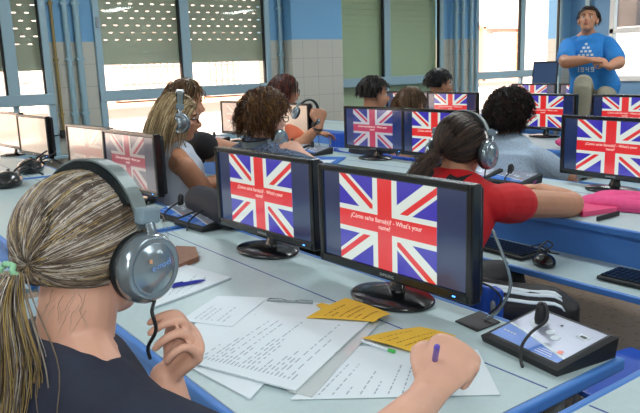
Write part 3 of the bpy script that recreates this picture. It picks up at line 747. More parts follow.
# ------------------------------------------------------------------ people
def hairmats(tag_, cols, rough=.45):
    out = []
    for i, c in enumerate(cols):
        m = mat('hair_%s_%d' % (tag_, i), c, rough, var=.18, scale=60, spec=.4); out.append(m)
    return out
def headmat(H, yaw, pitch, s, roll=0, hz=1):
    return Matrix.Translation(H) @ Matrix.Rotation(R(yaw-90), 4, 'Z') @ Matrix.Rotation(R(-pitch), 4, 'X') @ Matrix.Rotation(R(roll), 4, 'Y') @ Matrix.Diagonal((s, s, s*hz, 1))
def head_shapes(bm, Mx):
    E = lambda c, r: ell(bm, c, r, Mx)
    E((0, -.014, .030), (.074, .092, .086)); E((0, .020, -.025), (.060, .066, .080)); E((0, .045, -.078), (.034, .032, .028))
    E((0, .030, -.060), (.050, .045, .040))
    E((0, .074, .026), (.050, .012, .010))                      # brow
    for s in (-1, 1):
        E((s*.036, .058, -.022), (.020, .018, .016))            # cheekbone
        E((s*.076, -.004, -.006), (.010, .020, .032)); E((s*.082, -.010, .004), (.008, .014, .022))   # ear
    def pt(x, y, z): return Mx @ V(x, y, z)
    k = Mx.to_scale()[0]
    sweep(bm, [pt(0, .082, .018), pt(0, .094, -.005), pt(0, .106, -.024), pt(0, .090, -.034)], [.008*k, .009*k, .013*k, .010*k], seg=10)
    for s in (-1, 1): E((s*.011, .090, -.029), (.009, .010, .008))
    E((0, .083, -.049), (.022, .010, .006)); E((0, .080, -.058), (.019, .010, .007))
def hand(bm, Wp, d, n, sg, s=1, curl=(50, 70, 50), tc=30, spread=.0):
    d = d.normalized(); n = (n-d*n.dot(d)).normalized(); w = d.cross(n)*sg
    sweep(bm, [Wp-d*.02*s, Wp+d*.015*s, Wp+d*.05*s, Wp+d*.085*s], [(.026*s, .020*s), (.028*s, .017*s), (.038*s, .016*s), (.040*s, .013*s)], side=w, seg=16)
    for i in range(4):
        L = [(.044, .027, .021), (.048, .031, .022), (.045, .029, .022), (.036, .022, .019)][i]
        p = Wp+d*(.082-.004*abs(i-1))*s+w*(.031-.0210*i)*s; a = 0; pts = [p-d*.02*s, p]; ell(bm, p+n*.002*s-d*.004*s, (.0108*s,)*3)
        lat = w*(1.5-i)*spread
        for j in range(3):
            a += R(curl[j]+(i-1.5)*4); dd = (d*math.cos(a)-n*math.sin(a)+lat).normalized(); p = p+dd*L[j]*s; pts.append(p)
        rr = [.0092, .0094, .0084, .0078, .0068][:len(pts)]
        sweep(bm, pts, [r*s*(.9 if i == 3 else 1) for r in rr], seg=10, k=3)
    p = Wp+d*.022*s+w*.022*s; dd = (d*.75+w*.65-n*.25).normalized(); pts = [p, p+dd*.040*s]
    ax = d*.9-w*math.sin(R(tc))-n*.45; pts.append(pts[-1]+ax.normalized()*.032*s); ax = d*.7-w*math.sin(R(tc))*1.4-n*.6; pts.append(pts[-1]+ax.normalized()*.025*s)
    sweep(bm, pts, [.0150*s, .0125*s, .0105*s, .0085*s], seg=10, k=3)
    return w
CE, RE = V(0, -.014, .030), V(.082, .100, .094)
def unit(v): return V((v.x-CE.x)/RE.x, (v.y-CE.y)/RE.y, (v.z-CE.z)/RE.z)
def ribbon(bm, pts, r, mi, seg=3):
    rings = []; n = len(pts)
    for i, p in enumerate(pts):
        t = (pts[min(i+1, n-1)]-pts[max(i-1, 0)]).normalized(); a = t.orthogonal().normalized(); b = t.cross(a)
        k = r*(1-.75*(i/(n-1))**3)
        rings.append([bm.verts.new(p+(a*math.cos(2*PI*j/seg)+b*math.sin(2*PI*j/seg))*k) for j in range(seg)])
    for i in range(n-1):
        for j in range(seg):
            f = bm.faces.new((rings[i][j], rings[i][(j+1) % seg], rings[i+1][(j+1) % seg], rings[i+1][j])); f.material_index = mi; f.smooth = True
def cap_shell(bm, Mx, thick=.012, nz=.004, nape=-.35, front=.45, fr=14, mi=0, squash=1):
    q = bmesh.ops.create_uvsphere(bm, u_segments=56, v_segments=40, radius=1)
    for v in q['verts']:
        d = v.co.copy()
        face = min(1, max(0, (d.y-(.35 if d.z > 0 else .05))/.25))*min(1, max(0, (front-d.z)/.15+.3))
        low = min(1, max(0, (nape-d.z)/.2))
        m = max(face, low)
        t = thick*(1-m)-.028*m
        t += nz*noise.noise(d*fr*.4+V(thick*90, 0, 0))+nz*.6*noise.noise(d*fr)
        p = V(CE.x+d.x*(RE.x+t-.006), CE.y+d.y*(RE.y+t-.004), CE.z+d.z*(RE.z+t))
        v.co = Mx @ p
        for f in v.link_faces: f.smooth = True; f.material_index = mi
def pushout(p, lift):
    u = unit(p); l = u.length
    if l < 1+lift: u = u*((1+lift)/max(l, 1e-6)); return V(CE.x+u.x*RE.x, CE.y+u.y*RE.y, CE.z+u.z*RE.z)
    return p
def in_face(d): return d.y > (.42 if d.z > 0 else .12) and d.z < .42
def hair_strands(bm, Mx, n, L, rnd, r=.0016, back=.3, curl=0, nmat=3, zmin=-.25, lift=.03, part=.0, grav=.6, clump=None, coilr=.012):
    k = Mx.to_scale()[0]; c = 0; guard = 0
    while c < n and guard < n*20:
        guard += 1
        d = V(rnd.gauss(0, 1), rnd.gauss(0, 1), rnd.gauss(0, 1)).normalized()
        if d.z < zmin or in_face(d): continue
        c += 1
        p = V(CE.x+d.x*RE.x, CE.y+d.y*RE.y, CE.z+d.z*RE.z)
        sx = 1 if p.x > part else -1
        v = V(sx*.8, -back, -.2); ll = lift*rnd.uniform(.3, 1.6); Lk = L*rnd.uniform(.7, 1.1); N = 9; st = Lk/N; pts = [p]; ph = rnd.uniform(0, 6)
        for i in range(N):
            g = min(1, grav*(.3+i/N*1.4)); dirv = (v.normalized()*(1-g)+V(0, -back*.15, -1)*g).normalized()
            q = p+dirv*st
            q = pushout(q, ll)
            if q.y > .045 and q.z < .06 and abs(q.x) < .075: q.x = sx*(.078); q.y -= .006
            p = q
            if curl: pts.append(p+V(math.cos(ph+i*curl), math.sin(ph+i*curl), math.sin(ph*2+i*curl*.8))*coilr)
            else: pts.append(p)
        ribbon(bm, [Mx @ x for x in pts], r*k, rnd.randrange(nmat))
def person(label, H, yaw, pitch, s, skin='skin2', body=None, pelvis=None, shirt=None, sleeve=.6, pants='blackmatte', arms=None, vox=.007, seat=True, sh=.165, roll=0, neckline=0, group=None, knees=None, hands=True, lean=0, zp=.56, chub=1.0, face=True, width=1.0, nl=.165, ankles=None, hz=1):
    body = yaw if body is None else body
    f = V(math.cos(R(body)), math.sin(R(body)), 0); r = V(math.sin(R(body)), -math.cos(R(body)), 0); up = V(0, 0, 1)
    PV = V(pelvis[0], pelvis[1], zp)
    base = V(PV.x, PV.y, 0)
    root = thing('person', label, 'person', base, 0, group)
    Mx = headmat(H, yaw, pitch, s, roll, hz)
    NB = H-up*nl*s-f*.045*s; NT = Mx @ V(0, -.022, -.05)
    SH = [NB-up*.06*s+r*sg*sh*s for sg in (1, -1)]
    ax = (NB-PV)
    tor = [PV-up*.06*s, PV+ax*.12, PV+ax*.38-f*.01, PV+ax*.68+f*.012, PV+ax*.87+f*.006, PV+ax*.98]
    tr = [(.150, .115), (.168*chub, .120*chub), (.142*chub, .105*chub), (.158*chub, .115*chub), (.150, .095), (.075, .06)]
    def torso(bm, e, lim=6):
        sweep(bm, tor[:lim], [((a+e)*s, (b+e)*s) for a, b in tr[:lim]], side=r, seg=24)
    def yoke(bm, e, q=.058):
        sweep(bm, [SH[0]-up*.004, NB-up*.055*s, SH[1]-up*.004], [(q+e)*s, (q+.012+e)*s, (q+e)*s], seg=18, k=5)
    ar = arms or []
    if not ar:
        ar = [(SH[i]-up*.24*s+f*.10*s+r*sg*.06, PV+f*.50*s+r*sg*.14+up*.25) for i, sg in enumerate((1, -1))]
    bm = bmesh.new(); head_shapes(bm, Mx); torso(bm, 0); yoke(bm, -.006)
    sweep(bm, [NB-up*.05*s, NB, NT, Mx @ V(0, -.01, .0)], [(.066*s, .062*s), (.056*s, .056*s), (.052*s, .055*s), (.045*s, .05*s)], side=r, seg=18)
    for sg in (1, -1): sweep(bm, [NB+up*.035*s+r*sg*.02*s, NB-up*.012*s+r*sg*.07*s, SH[0 if sg > 0 else 1]+up*.0], [.042*s, .046*s, .048*s], seg=12)
    for i, sg in enumerate((1, -1)):
        a = ar[i]; el, wr = a[0], a[1]; S = SH[i]
        sweep(bm, [S-up*.0, S.lerp(el, .45), el, el.lerp(wr, .35), wr], [.052*s, .044*s*width, .040*s*width, .039*s*width, .026*s], seg=14)
        d = a[2] if len(a) > 2 else (wr-el).normalized(); n = a[3] if len(a) > 3 else up
        hand(bm, wr+d*.01, d, n, sg*(-1), s*(a[5] if len(a) > 5 else 1), a[4] if len(a) > 4 else (22, 30, 20))
    kn = knees or [PV+r*sg*.10+f*.43*s-up*.03 for sg in (1, -1)]
    an = []
    for i, sg in enumerate((1, -1)):
        hip = PV+r*sg*.09*s-up*.02; K = kn[i]; A = ankles[i] if ankles else V(K.x+f.x*.03, K.y+f.y*.03, max(.09, K.z-.44*s)); an.append((hip, K, A))
        sweep(bm, [hip, hip.lerp(K, .5), K, K.lerp(A, .35), A], [.085*s, .074*s, .058*s, .052*s, .036*s], seg=14)
        sweep(bm, [A-up*.0, A-up*.035+f*.05, A-up*.05+f*.12], [.036*s, .034*s, .026*s], seg=10)
    o = obj('body', bm, skin, root, base=base); remesh(o, vox, 5 if vox > .004 else 4, .5)
    if face:
        for sg in (-1, 1):
            bm = bmesh.new(); ell(bm, (sg*.029, .0705, .006), (.0135, .010, .0085), Mx, 16, 10); e = obj('eye', bm, 'eyew', root, base=base)
            bm = bmesh.new(); ell(bm, (sg*.029, .0785, .006), (.0055, .003, .0055), Mx, 12, 8); obj('iris', bm, 'iris', e, base=base)
            bm = bmesh.new(); sweep(bm, [Mx @ V(sg*.014, .086, .026), Mx @ V(sg*.030, .086, .031), Mx @ V(sg*.048, .074, .024)], [.0028*s], seg=6); obj('eyebrow', bm, 'iris', root, base=base)
        bm = bmesh.new(); ell(bm, (0, .0905, -.0525), (.020, .0045, .0075), Mx, 16, 10); obj('mouth', bm, 'lip', root, base=base)
    # clothes
    sm = shirt
    bm = bmesh.new(); torso(bm, .014, 5); 
    if sleeve > 0:
        yoke(bm, .008)
        for sg in (1, -1): sweep(bm, [NB-up*.028*s+r*sg*.035*s, NB-up*.028*s+r*sg*.08*s, SH[0 if sg > 0 else 1]+up*.0], [.050*s, .056*s, .060*s], seg=14)
        for i in range(2):
            el, wr = ar[i][0], ar[i][1]; S = SH[i]
            if sleeve <= 1: pts = [S, S.lerp(el, sleeve*.5), S.lerp(el, sleeve)]; rr = [.066*s, .060*s*width, .058*s*width]
            else: pts = [S, S.lerp(el, .5), el, el.lerp(wr, sleeve-1)]; rr = [.064*s, .056*s*width, .052*s*width, .044*s]
            sweep(bm, pts, rr, seg=16, k=4)
    else:
        sweep(bm, [SH[0]*.55+NB*.45-up*.03*s, NB-up*.085*s+f*.0, SH[1]*.55+NB*.45-up*.03*s], [.060*s, .078*s, .060*s], seg=16)
    o = obj('shirt', bm, sm, root, base=base); remesh(o, max(vox, .006), 4, .5); shirt_o = o
    if sleeve > 0 and sleeve <= 1:   # opening of the neck: nothing above
        pass
    bm = bmesh.new(); sweep(bm, tor[:2], [((a+.004)*s, (b+.004)*s) for a, b in tr[:2]], side=r, seg=20)
    for hip, K, A in an:
        e = A
        sweep(bm, [hip, hip.lerp(K, .5), K, K.lerp(e, .5), e], [.098*s, .086*s, .071*s, .064*s, .055*s], seg=16)
    o = obj('trousers', bm, pants, root, base=base); remesh(o, .010, 3, .5); trouser = o
    for hip, K, A in an:
        bm = bmesh.new(); sweep(bm, [A-up*.045-f*.03, A-up*.05+f*.05, A-up*.055+f*.15], [(.042, .036), (.046, .033), (.034, .024)], side=r, seg=14); obj('shoe', bm, 'blackmatte', root, base=base)
    return dict(root=root, Mx=Mx, NB=NB, SH=SH, base=base, f=f, r=r, s=s, PV=PV, shirt=shirt_o, arms=ar, knees=kn, an=an, tor=tor, tr=tr, trouser=trouser)
def add_hair(P, mats, build):
    bm = bmesh.new(); build(bm, P['Mx']); o = obj('hair', bm, mats, P['root'], base=P['base']); return o

def headphones(label, Mx, base, logo=False, cable=None, group='silver headphones', parted=True, fit=1.0):
    t = thing('headphones', label, 'headphones', base, 0, group)
    k = Mx.to_scale()[0]
    def T(*a): return Mx @ V(*a)
    # band: flat metal arc with padded underside
    def arc(rx, rz, cz, w, th, m, nm, a0=-78, a1=78, yo=0):
        bm = bmesh.new(); N = 30; rings = []
        for i in range(N+1):
            a = R(a0+(a1-a0)*i/N); sx, cx = math.sin(a), math.cos(a)
            ww = w*(1-.25*abs(a/R(80)))
            ring = []
            for dy, dr in ((-1, -1), (1, -1), (1, 1), (-1, 1)):
                ring.append(bm.verts.new(T((rx+dr*th)*sx, yo+dy*ww-.012*abs(sx)*0, cz+(rz+dr*th)*cx)))
            rings.append(ring)
        for i in range(N):
            for j in range(4): bm.faces.new((rings[i][j], rings[i][(j+1) % 4], rings[i+1][(j+1) % 4], rings[i+1][j]))
        bm.faces.new(rings[0][::-1]); bm.faces.new(rings[-1])
        return obj(nm, bm, m, t, base=base)
    arc(.101*fit, .128, .018, .016, .0016, 'steelband', 'headband')
    arc(.094*fit, .119, .018, .021, .0055, 'pad', 'headband_pad', -58, 58)
    for sg in (-1, 1):
        B = Mx @ Matrix.Translation((sg*.082*fit, 0, -.012)) @ Matrix.Rotation(R(90*sg), 4, 'Y') @ Matrix.Rotation(R(4), 4, 'X')
        bm = bmesh.new(); lathe(bm, [(.030, -.004), (.046, -.002), (.053, .008), (.052, .018), (.04, .021)], B, 36); pad = obj('ear_pad', bm, 'pad', t, base=base)
        bm = bmesh.new(); lathe(bm, [(.050, .017), (.0545, .020), (.0540, .027), (.049, .036), (.0425, .040), (.0405, .0375), (.037, .0385), (.030, .043), (.016, .0465), (.002, .0475)], B, 44)
        cup = obj('ear_cup', bm, 'silver', t, base=base)
        if logo and sg > 0:
            bm = text_bm('e-mpel', .014); bmesh.ops.transform(bm, matrix=Mx @ Matrix.Translation((.082*fit+.0475, 0, -.006)) @ Matrix.Rotation(R(90), 4, 'Z') @ Matrix.Rotation(R(90), 4, 'X') @ Matrix.Rotation(R(12), 4, 'Z'), verts=bm.verts)
            obj('cup_lettering', bm, mat('logo_blue', (120, 165, 235), .4), cup, base=base)
            bm = bmesh.new(); ell(bm, (0, 0, 0), (.0022, .0022, .0008), B @ Matrix.Translation((-.001, 0, .0)) ); bm.free()
            bm = bmesh.new(); box(bm, (0, 0, 0), (.0045, .0014, .006)); bmesh.ops.transform(bm, matrix=Mx @ Matrix.Translation((.082*fit+.0478, -.022, .002)) @ Matrix.Rotation(R(90), 4, 'Z'), verts=bm.verts); obj('logo_dot', bm, 'terracotta', cup, base=base)
        # slider block, yoke arm
        bm = bmesh.new(); box(bm, (sg*.104*fit, 0, .066), (.016, .040, .026), bevel=.005); bmesh.ops.transform(bm, matrix=Mx, verts=bm.verts); obj('slider', bm, mat('slider_grey', (124, 146, 158), .4) if 'slider_grey' not in bpy.data.materials else bpy.data.materials['slider_grey'], t, base=base)
        bm = bmesh.new()
        sweep(bm, [T(sg*.106*fit, 0, .060), T(sg*.112*fit, 0, .040), T(sg*.112*fit, 0, .022)], [(.009*k, .004*k), (.010*k, .004*k), (.016*k, .006*k)], side=(Mx.to_3x3() @ V(0, 1, 0)), seg=12)
        obj('yoke', bm, 'silver', t, base=base)
    if cable:
        bm = bmesh.new(); sweep(bm, cable, [.0026*k], seg=8); obj('cable', bm, 'blackmatte', t, base=base)
    return t
def glasses(P, label):
    Mx = P['Mx']; t = thing('glasses', label, 'glasses', Mx @ V(0, .08, 0)); b = t.location.copy()
    bm = bmesh.new()
    for sg in (-1, 1):
        pts = [Mx @ V(sg*(.031+.023*math.cos(a)), .097-.004*abs(math.cos(a)), .004+.016*math.sin(a)) for a in [i*PI/8 for i in range(17)]]
        sweep(bm, pts, [.0022*P['s']], k=1, seg=6, cap=False)
    sweep(bm, [Mx @ V(-.009, .097, .008), Mx @ V(0, .1, .01), Mx @ V(.009, .097, .008)], [.002*P['s']], seg=6)
    obj('rim', bm, 'blackmatte', t, base=b)
    for sg in (-1, 1):
        bm = bmesh.new(); sweep(bm, [Mx @ V(sg*.054, .093, .008), Mx @ V(sg*.078, .06, .008), Mx @ V(sg*.084, .0, .006)], [.0024*P['s']], seg=6); obj('temple', bm, 'blackmatte', t, base=b)
    return t

Rv, Uv, Fv = _R2, _U2, _F
UP = V(0, 0, 1)
M['navycloth'] = mat('navy_cotton', (38, 44, 62), .85, var=.08, scale=30, bump=.25)
M['whitecloth'] = mat('white_cotton', (204, 214, 228), .8, var=.03, scale=20, bump=.15)
M['blackcloth'] = mat('black_cotton', (28, 28, 32), .85, bump=.2)
M['redcloth'] = mat('red_cotton', (206, 22, 30), .7, var=.05, scale=15, bump=.25)
M['bluecloth'] = mat('blue_cotton', (36, 130, 208), .75, var=.05, scale=15, bump=.25)
M['lace'] = mat('grey_lace', (164, 182, 200), .85, var=.14, scale=90, bump=.6)
M['speckle'] = mat('speckled_print', (84, 96, 118), .85, var=.9, scale=75)
M['darkcloth'] = mat('dark_cotton', (44, 46, 56), .85, bump=.2)
M['orangecloth'] = mat('orange_cotton', (196, 96, 62), .85, bump=.2)

# --- the woman in front -------------------------------------------------------
rnd = random.Random(11)
H1 = atd(92, 252, 1.10)
hp = atd(163, 352, 1.10)
wristL = atd(166, 378, 1.16); elL = atd(175, 450, 1.18)
wristR = atd(425, 398, 1.19); elR = atd(320, 500, 1.02)
pen_n = (-Fv*.75+Uv*.45-Rv*.1)
P1 = person('woman with streaked blonde ponytail, silver headphones and navy shirt, in the foreground', H1, 116, 7, 1.10, 'skin', nl=.150, hz=.92, body=100, pelvis=(H1.x-.02, H1.y-.22), shirt='navycloth', sleeve=.85, vox=.0036, sh=.165,
            arms=[(elR, wristR, (Uv*.62+Rv*.55+Fv*.4), pen_n, (70, 80, 60), 1.10), (elL, wristL, (Rv*.55+Uv*.75-Fv*.25), (Rv*.65+Fv*.6-Uv*.2), (60, 65, 35), .88)])
hm1 = hairmats('ash', [(112, 100, 90), (142, 126, 106), (176, 166, 150), (176, 152, 98), (90, 78, 68), (206, 200, 192)])
TIE = V(.0, -.132, -.010)
def p1hair(bm, Mx):
    cap_shell(bm, Mx, .004, .002, nape=-.62, front=.35, mi=4)
    td = unit(TIE).normalized(); c = 0
    while c < 6500:
        d = V(rnd.gauss(0, 1), rnd.gauss(0, 1), rnd.gauss(0, 1)).normalized()
        if d.z < -.72 or (d.y > .50 and d.z < .38) or (d.y > .12 and d.z < -.25) or (abs(d.x) > .7 and d.z < -.35 and d.y > -.1) or d.dot(td) > .97: continue
        c += 1
        w_ = .030+.050*rnd.random()**1.5; pts = []
        d2 = td; om = math.acos(max(-1, min(1, d.dot(d2)))); N = 12
        bulge = rnd.uniform(-.05, .05)
        side_ = d.cross(d2).normalized()
        for i in range(N+1):
            t = i/N
            u = (d*math.sin((1-t)*om)+d2*math.sin(t*om))/math.sin(om) if om > 1e-3 else d2
            u = (u+side_*bulge*math.sin(PI*t)).normalized()*(1+w_*(.35+.65*math.sin(PI*min(1, t*1.05)*.9+.15)))
            pts.append(Mx @ V(CE.x+u.x*RE.x, CE.y+u.y*RE.y, CE.z+u.z*RE.z))
        nn = noise.noise(d*7)+rnd.gauss(0, .16); mi = 4 if nn < -.22 else 0 if nn < -.05 else 1 if nn < .10 else 3 if nn < .2 else 2 if nn < .34 else 5
        ribbon(bm, pts, rnd.uniform(.0006, .0012), mi)
    # ponytail
    k = Mx.to_scale()[0]; o = Mx @ (TIE+V(0, -.008, 0))
    bk = (Mx.to_3x3() @ V(0, -1, 0)).normalized(); lat = (Mx.to_3x3() @ V(1, 0, 0)).normalized()
    for c in range(1700):
        a, b_ = rnd.gauss(0, 1), rnd.gauss(0, 1); L = .36*rnd.uniform(.7, 1.1); ph = rnd.uniform(-.4, .4); pts = []
        for i in range(15):
            t = i/14; sp = (.006+.021*math.sin(PI*min(1, t*1.1)*.62))
            p = o+bk*(.045*math.sin(min(1, t*2.2)*PI/2))+V(0, 0, -1)*(L*t**1.25)+lat*(.020*math.sin(t*7+ph)+a*sp-.025*t)+bk*(b_*sp*.9)+bk*.012*math.sin(t*9+ph)
            pts.append(p)
        ribbon(bm, pts, rnd.uniform(.0007, .0014), rnd.choice((0, 1, 2, 3, 3, 4, 5)))
    for c in range(50):   # loose baby hairs at nape and temple
        if rnd.random() < .6: p = V(rnd.uniform(-.05, .06), rnd.uniform(-.085, -.05), rnd.uniform(-.075, -.04)); v = V(rnd.gauss(0, .3), -.6, -.8)
        else: p = V(rnd.choice((-.078, .078)), rnd.uniform(.03, .07), rnd.uniform(0, .07)); v = V(rnd.gauss(0, .3), .5, -.7)
        pts = []
        for i in range(7): pts.append(Mx @ p); p = p+v.normalized()*.007; v = v+V(rnd.gauss(0, .3), rnd.gauss(0, .3), -.05)
        ribbon(bm, pts, .00035, rnd.choice((0, 1, 2)))
add_hair(P1, hm1, p1hair)
bm = bmesh.new(); q = P1['Mx'] @ (TIE+V(0, -.010, 0)); bk = (P1['Mx'].to_3x3() @ V(0, -1, 0)).normalized()
for k_ in range(26):
    a = 2*PI*k_/26; e1, e2 = bk.orthogonal().normalized(), bk.cross(bk.orthogonal().normalized())
    ell(bm, q+(e1*math.cos(a)+e2*math.sin(a))*.014+bk*.003*math.sin(5*a), (.0045, .0045, .0045), None, 8, 6)
o = obj('hair_tie', bm, mat('mint_elastic', (150, 205, 165), .8), P1['root'], base=P1['base'])
Mh = P1['Mx']
cc = [Mh @ V(.108, .010, -.066), atd(152, 312, 1.02), atd(156, 330, 1.03), atd(148, 347, 1.05), atd(150, 358, 1.06)]
headphones('large silver headphones with blue lettering worn by the blonde woman in front', Mh, Mh @ V(0, 0, 0), logo=True, cable=cc)
# purple pen in her fist
wr = wristR; d_ = (Uv*.85+Rv*.28+Fv*.5).normalized()
tipb = atd(437, 347, 1.160); A = tipb; B = tipb+(Fv*1.0-Uv*.62+Rv*.1).normalized()*.145
bm = bmesh.new(); sweep(bm, [A, A+(B-A)*.8, B], [.0055, .0055, .0015], k=1, seg=12); o = obj('purple_pen', bm, 'purple', base=A); tag(o, 'purple translucent pen held in the fist at the bottom', 'pen')

# --- woman in white with blonde hair ---------------------------------------------
H2 = atd(179, 119, 3.95)
P2 = person('woman in sleeveless white top with long blonde hair and headphones, in profile', H2, 66, 6, 1.14, skin='skin2', nl=.150, body=80, pelvis=(H2.x-.05, H2.y-.02), shirt='whitecloth', sleeve=0, width=1.2, sh=.195,
            arms=[(H2+V(.14, .12, -.50), H2+V(-.10, .50, -.40)), (H2+V(-.30, .1, -.5), H2+V(-.25, .5, -.40))], zp=.58, chub=1.1)
hm2 = hairmats('blonde', [(164, 140, 100), (190, 166, 124), (134, 110, 76), (206, 184, 146)])
rnd2 = random.Random(3)
def h2(bm, Mx):
    cap_shell(bm, Mx, .010, .004, nape=-.5, front=.35, mi=2); hair_strands(bm, Mx, 900, .26, rnd2, .0028, back=.5, nmat=4, zmin=-.3, lift=.12, grav=.75)
add_hair(P2, hm2, h2)
headphones('silver headphones on the blonde woman in white', P2['Mx'], H2, cable=[P2['Mx'] @ V(.10, .01, -.066), P2['Mx'] @ V(.10, .03, -.12), P2['Mx'] @ V(.07, .08, -.19), P2['Mx'] @ V(.04, .12, -.26)], fit=1.08)
glasses(P2, 'dark framed glasses on the woman in white')
# --- person in black beyond her
H11 = atd(187, 103, 4.8)
P11 = person('person in black sleeve leaning on the desk, mostly behind the woman in white', H11, 85, 12, 1.2, 'skin2', body=85, pelvis=(H11.x-.02, H11.y-.15), shirt='blackcloth', sleeve=.98, face=False,
             arms=[(atd(205, 146, 4.45), atd(238, 148, 4.75), V(0, 1, -.1)), (H11+V(-.3, .2, -.4), H11+V(-.1, .5, -.42))], width=1.3, vox=.009)
hm11 = hairmats('brown', [(110, 82, 48), (134, 102, 62), (86, 62, 38)])
rnd3 = random.Random(4)
add_hair(P11, hm11, lambda bm, Mx: (cap_shell(bm, Mx, .016, .008, mi=2), hair_strands(bm, Mx, 300, .08, rnd3, .003, lift=.16)))
# --- curly woman
H3 = atd(267, 118, 3.95)
P3 = person('woman with short curly brown hair, speckled blouse and headphones round her neck', H3, 92, 8, 1.16, 'skin', nl=.135, body=100, pelvis=(H3.x, H3.y-.14), shirt='speckle', sleeve=.9, sh=.17,
            arms=[(atd(318, 172, 3.72), atd(307, 158, 3.80), (Uv*.55-Rv*.8), -Fv*.8+Uv*.4, (30, 40, 30)), (H3+V(-.30, .1, -.4), H3+V(-.2, .4, -.38))], chub=1.1)
hm3 = hairmats('chestnut', [(112, 74, 40), (84, 54, 32), (62, 40, 26), (136, 98, 52)])
rnd4 = random.Random(5)
add_hair(P3, hm3, lambda bm, Mx: (cap_shell(bm, Mx, .026, .018, nape=-.75, front=.3, fr=16, mi=2), hair_strands(bm, Mx, 1300, .09, rnd4, .0028, lift=.20, curl=.9, nmat=4, zmin=-.7, back=.4, coilr=.007)))
glasses(P3, 'dark glasses on the woman with curly brown hair')
q = P3['NB']+UP*.035
Mn = Matrix.Translation(q-P3['f']*.0) @ Matrix.Rotation(R(100-90), 4, 'Z') @ Matrix.Rotation(R(98), 4, 'X') @ Matrix.Diagonal((1.05, 1.05, 1.05, 1)) @ Matrix.Translation((0, 0, -.03))
headphones('headphones hanging round the neck of the curly-haired woman', Mn, q)
# --- woman with auburn hair behind the headphones
H4 = atd(286, 92, 6.4)
P4 = person('woman with auburn hair and glasses raising her fist behind a monitor', H4, 78, 2, 1.2, 'skin2', body=80, pelvis=(H4.x, H4.y-.1), shirt='orangecloth', sleeve=.8, vox=.008,
            arms=[(atd(301, 144, 5.9), atd(319, 127, 5.8), (Uv*.95+Rv*.1), -Fv*.8+Rv*.5, (80, 85, 60), 1.25), (H4+V(-.3, .1, -.4), H4+V(-.1, .4, -.42))], width=1.1)
hm4 = hairmats('auburn', [(120, 44, 26), (70, 32, 24), (48, 28, 24)])
rnd5 = random.Random(6)
add_hair(P4, hm4, lambda bm, Mx: (cap_shell(bm, Mx, .014, .006, nape=-.7, mi=2), hair_strands(bm, Mx, 400, .14, rnd5, .003, lift=.14)))
glasses(P4, 'dark glasses on the auburn-haired woman')
# wristwatch
bm = bmesh.new(); wq = atd(318, 128.5, 5.8)
for k_ in range(1): lathe(bm, [(.034, -.008), (.040, -.006), (.040, .006), (.034, .008)], Matrix.Translation(wq) @ Matrix.Rotation(R(20), 4, 'Y'), 20)
tag(obj('wristwatch', bm, 'blackmatte', base=wq), 'dark watch on the raised wrist behind the hanging headphones', 'watch')
# headphones hanging on the monitor corner
q = V(-4.74, 3.36, 1.03)
Mn = Matrix.Translation(q) @ Matrix.Rotation(R(75), 4, 'Z') @ Matrix.Rotation(R(25), 4, 'Y') @ Matrix.Diagonal((1.0, 1.0, 1.0, 1))
headphones('silver headphones hooked on the corner of a monitor before the pier', Mn, q, cable=[q+V(.05, .0, -.08), q+V(.12, .03, -.16), q+V(.10, .05, -.24), q+V(.2, .05, -.28)])
# --- far students
def far(px, py, d, label, yaw, s, hairs, seed, shirt, thick=.014, cl=0, L=.06, vox=.009, pitch=5, **k):
    H = atd(px, py, d); P = person(label, H, yaw, pitch, s, k.pop('skin', 'skin2'), pelvis=(H.x, H.y-.12), shirt=shirt, vox=vox, **k)
    rr = random.Random(seed); hm = hairmats('far%d' % seed, hairs)
    add_hair(P, hm, lambda bm, Mx: (cap_shell(bm, Mx, thick, thick*.4, mi=1, nape=-.45), hair_strands(bm, Mx, 350, L, rr, .003, lift=thick*9, curl=cl, nmat=len(hm))))
    return P
P5 = far(375, 95, 5.9, 'young person with short black hair behind the free-standing monitor', 70, 1.2, [(34, 26, 24), (22, 18, 18), (54, 40, 34)], 21, 'darkcloth')
P6 = far(412, 106, 6.3, 'person with light brown hair, only the crown showing between monitors', 90, 1.3, [(120, 92, 62), (92, 68, 46), (70, 52, 38)], 22, 'darkcloth', thick=.012, L=.1)
P7 = far(440, 85, 7.5, 'young man with dark hair in profile before the pale blue pipes', 62, 1.3, [(26, 22, 24), (18, 16, 18), (38, 32, 32)], 23, 'darkcloth', thick=.016)
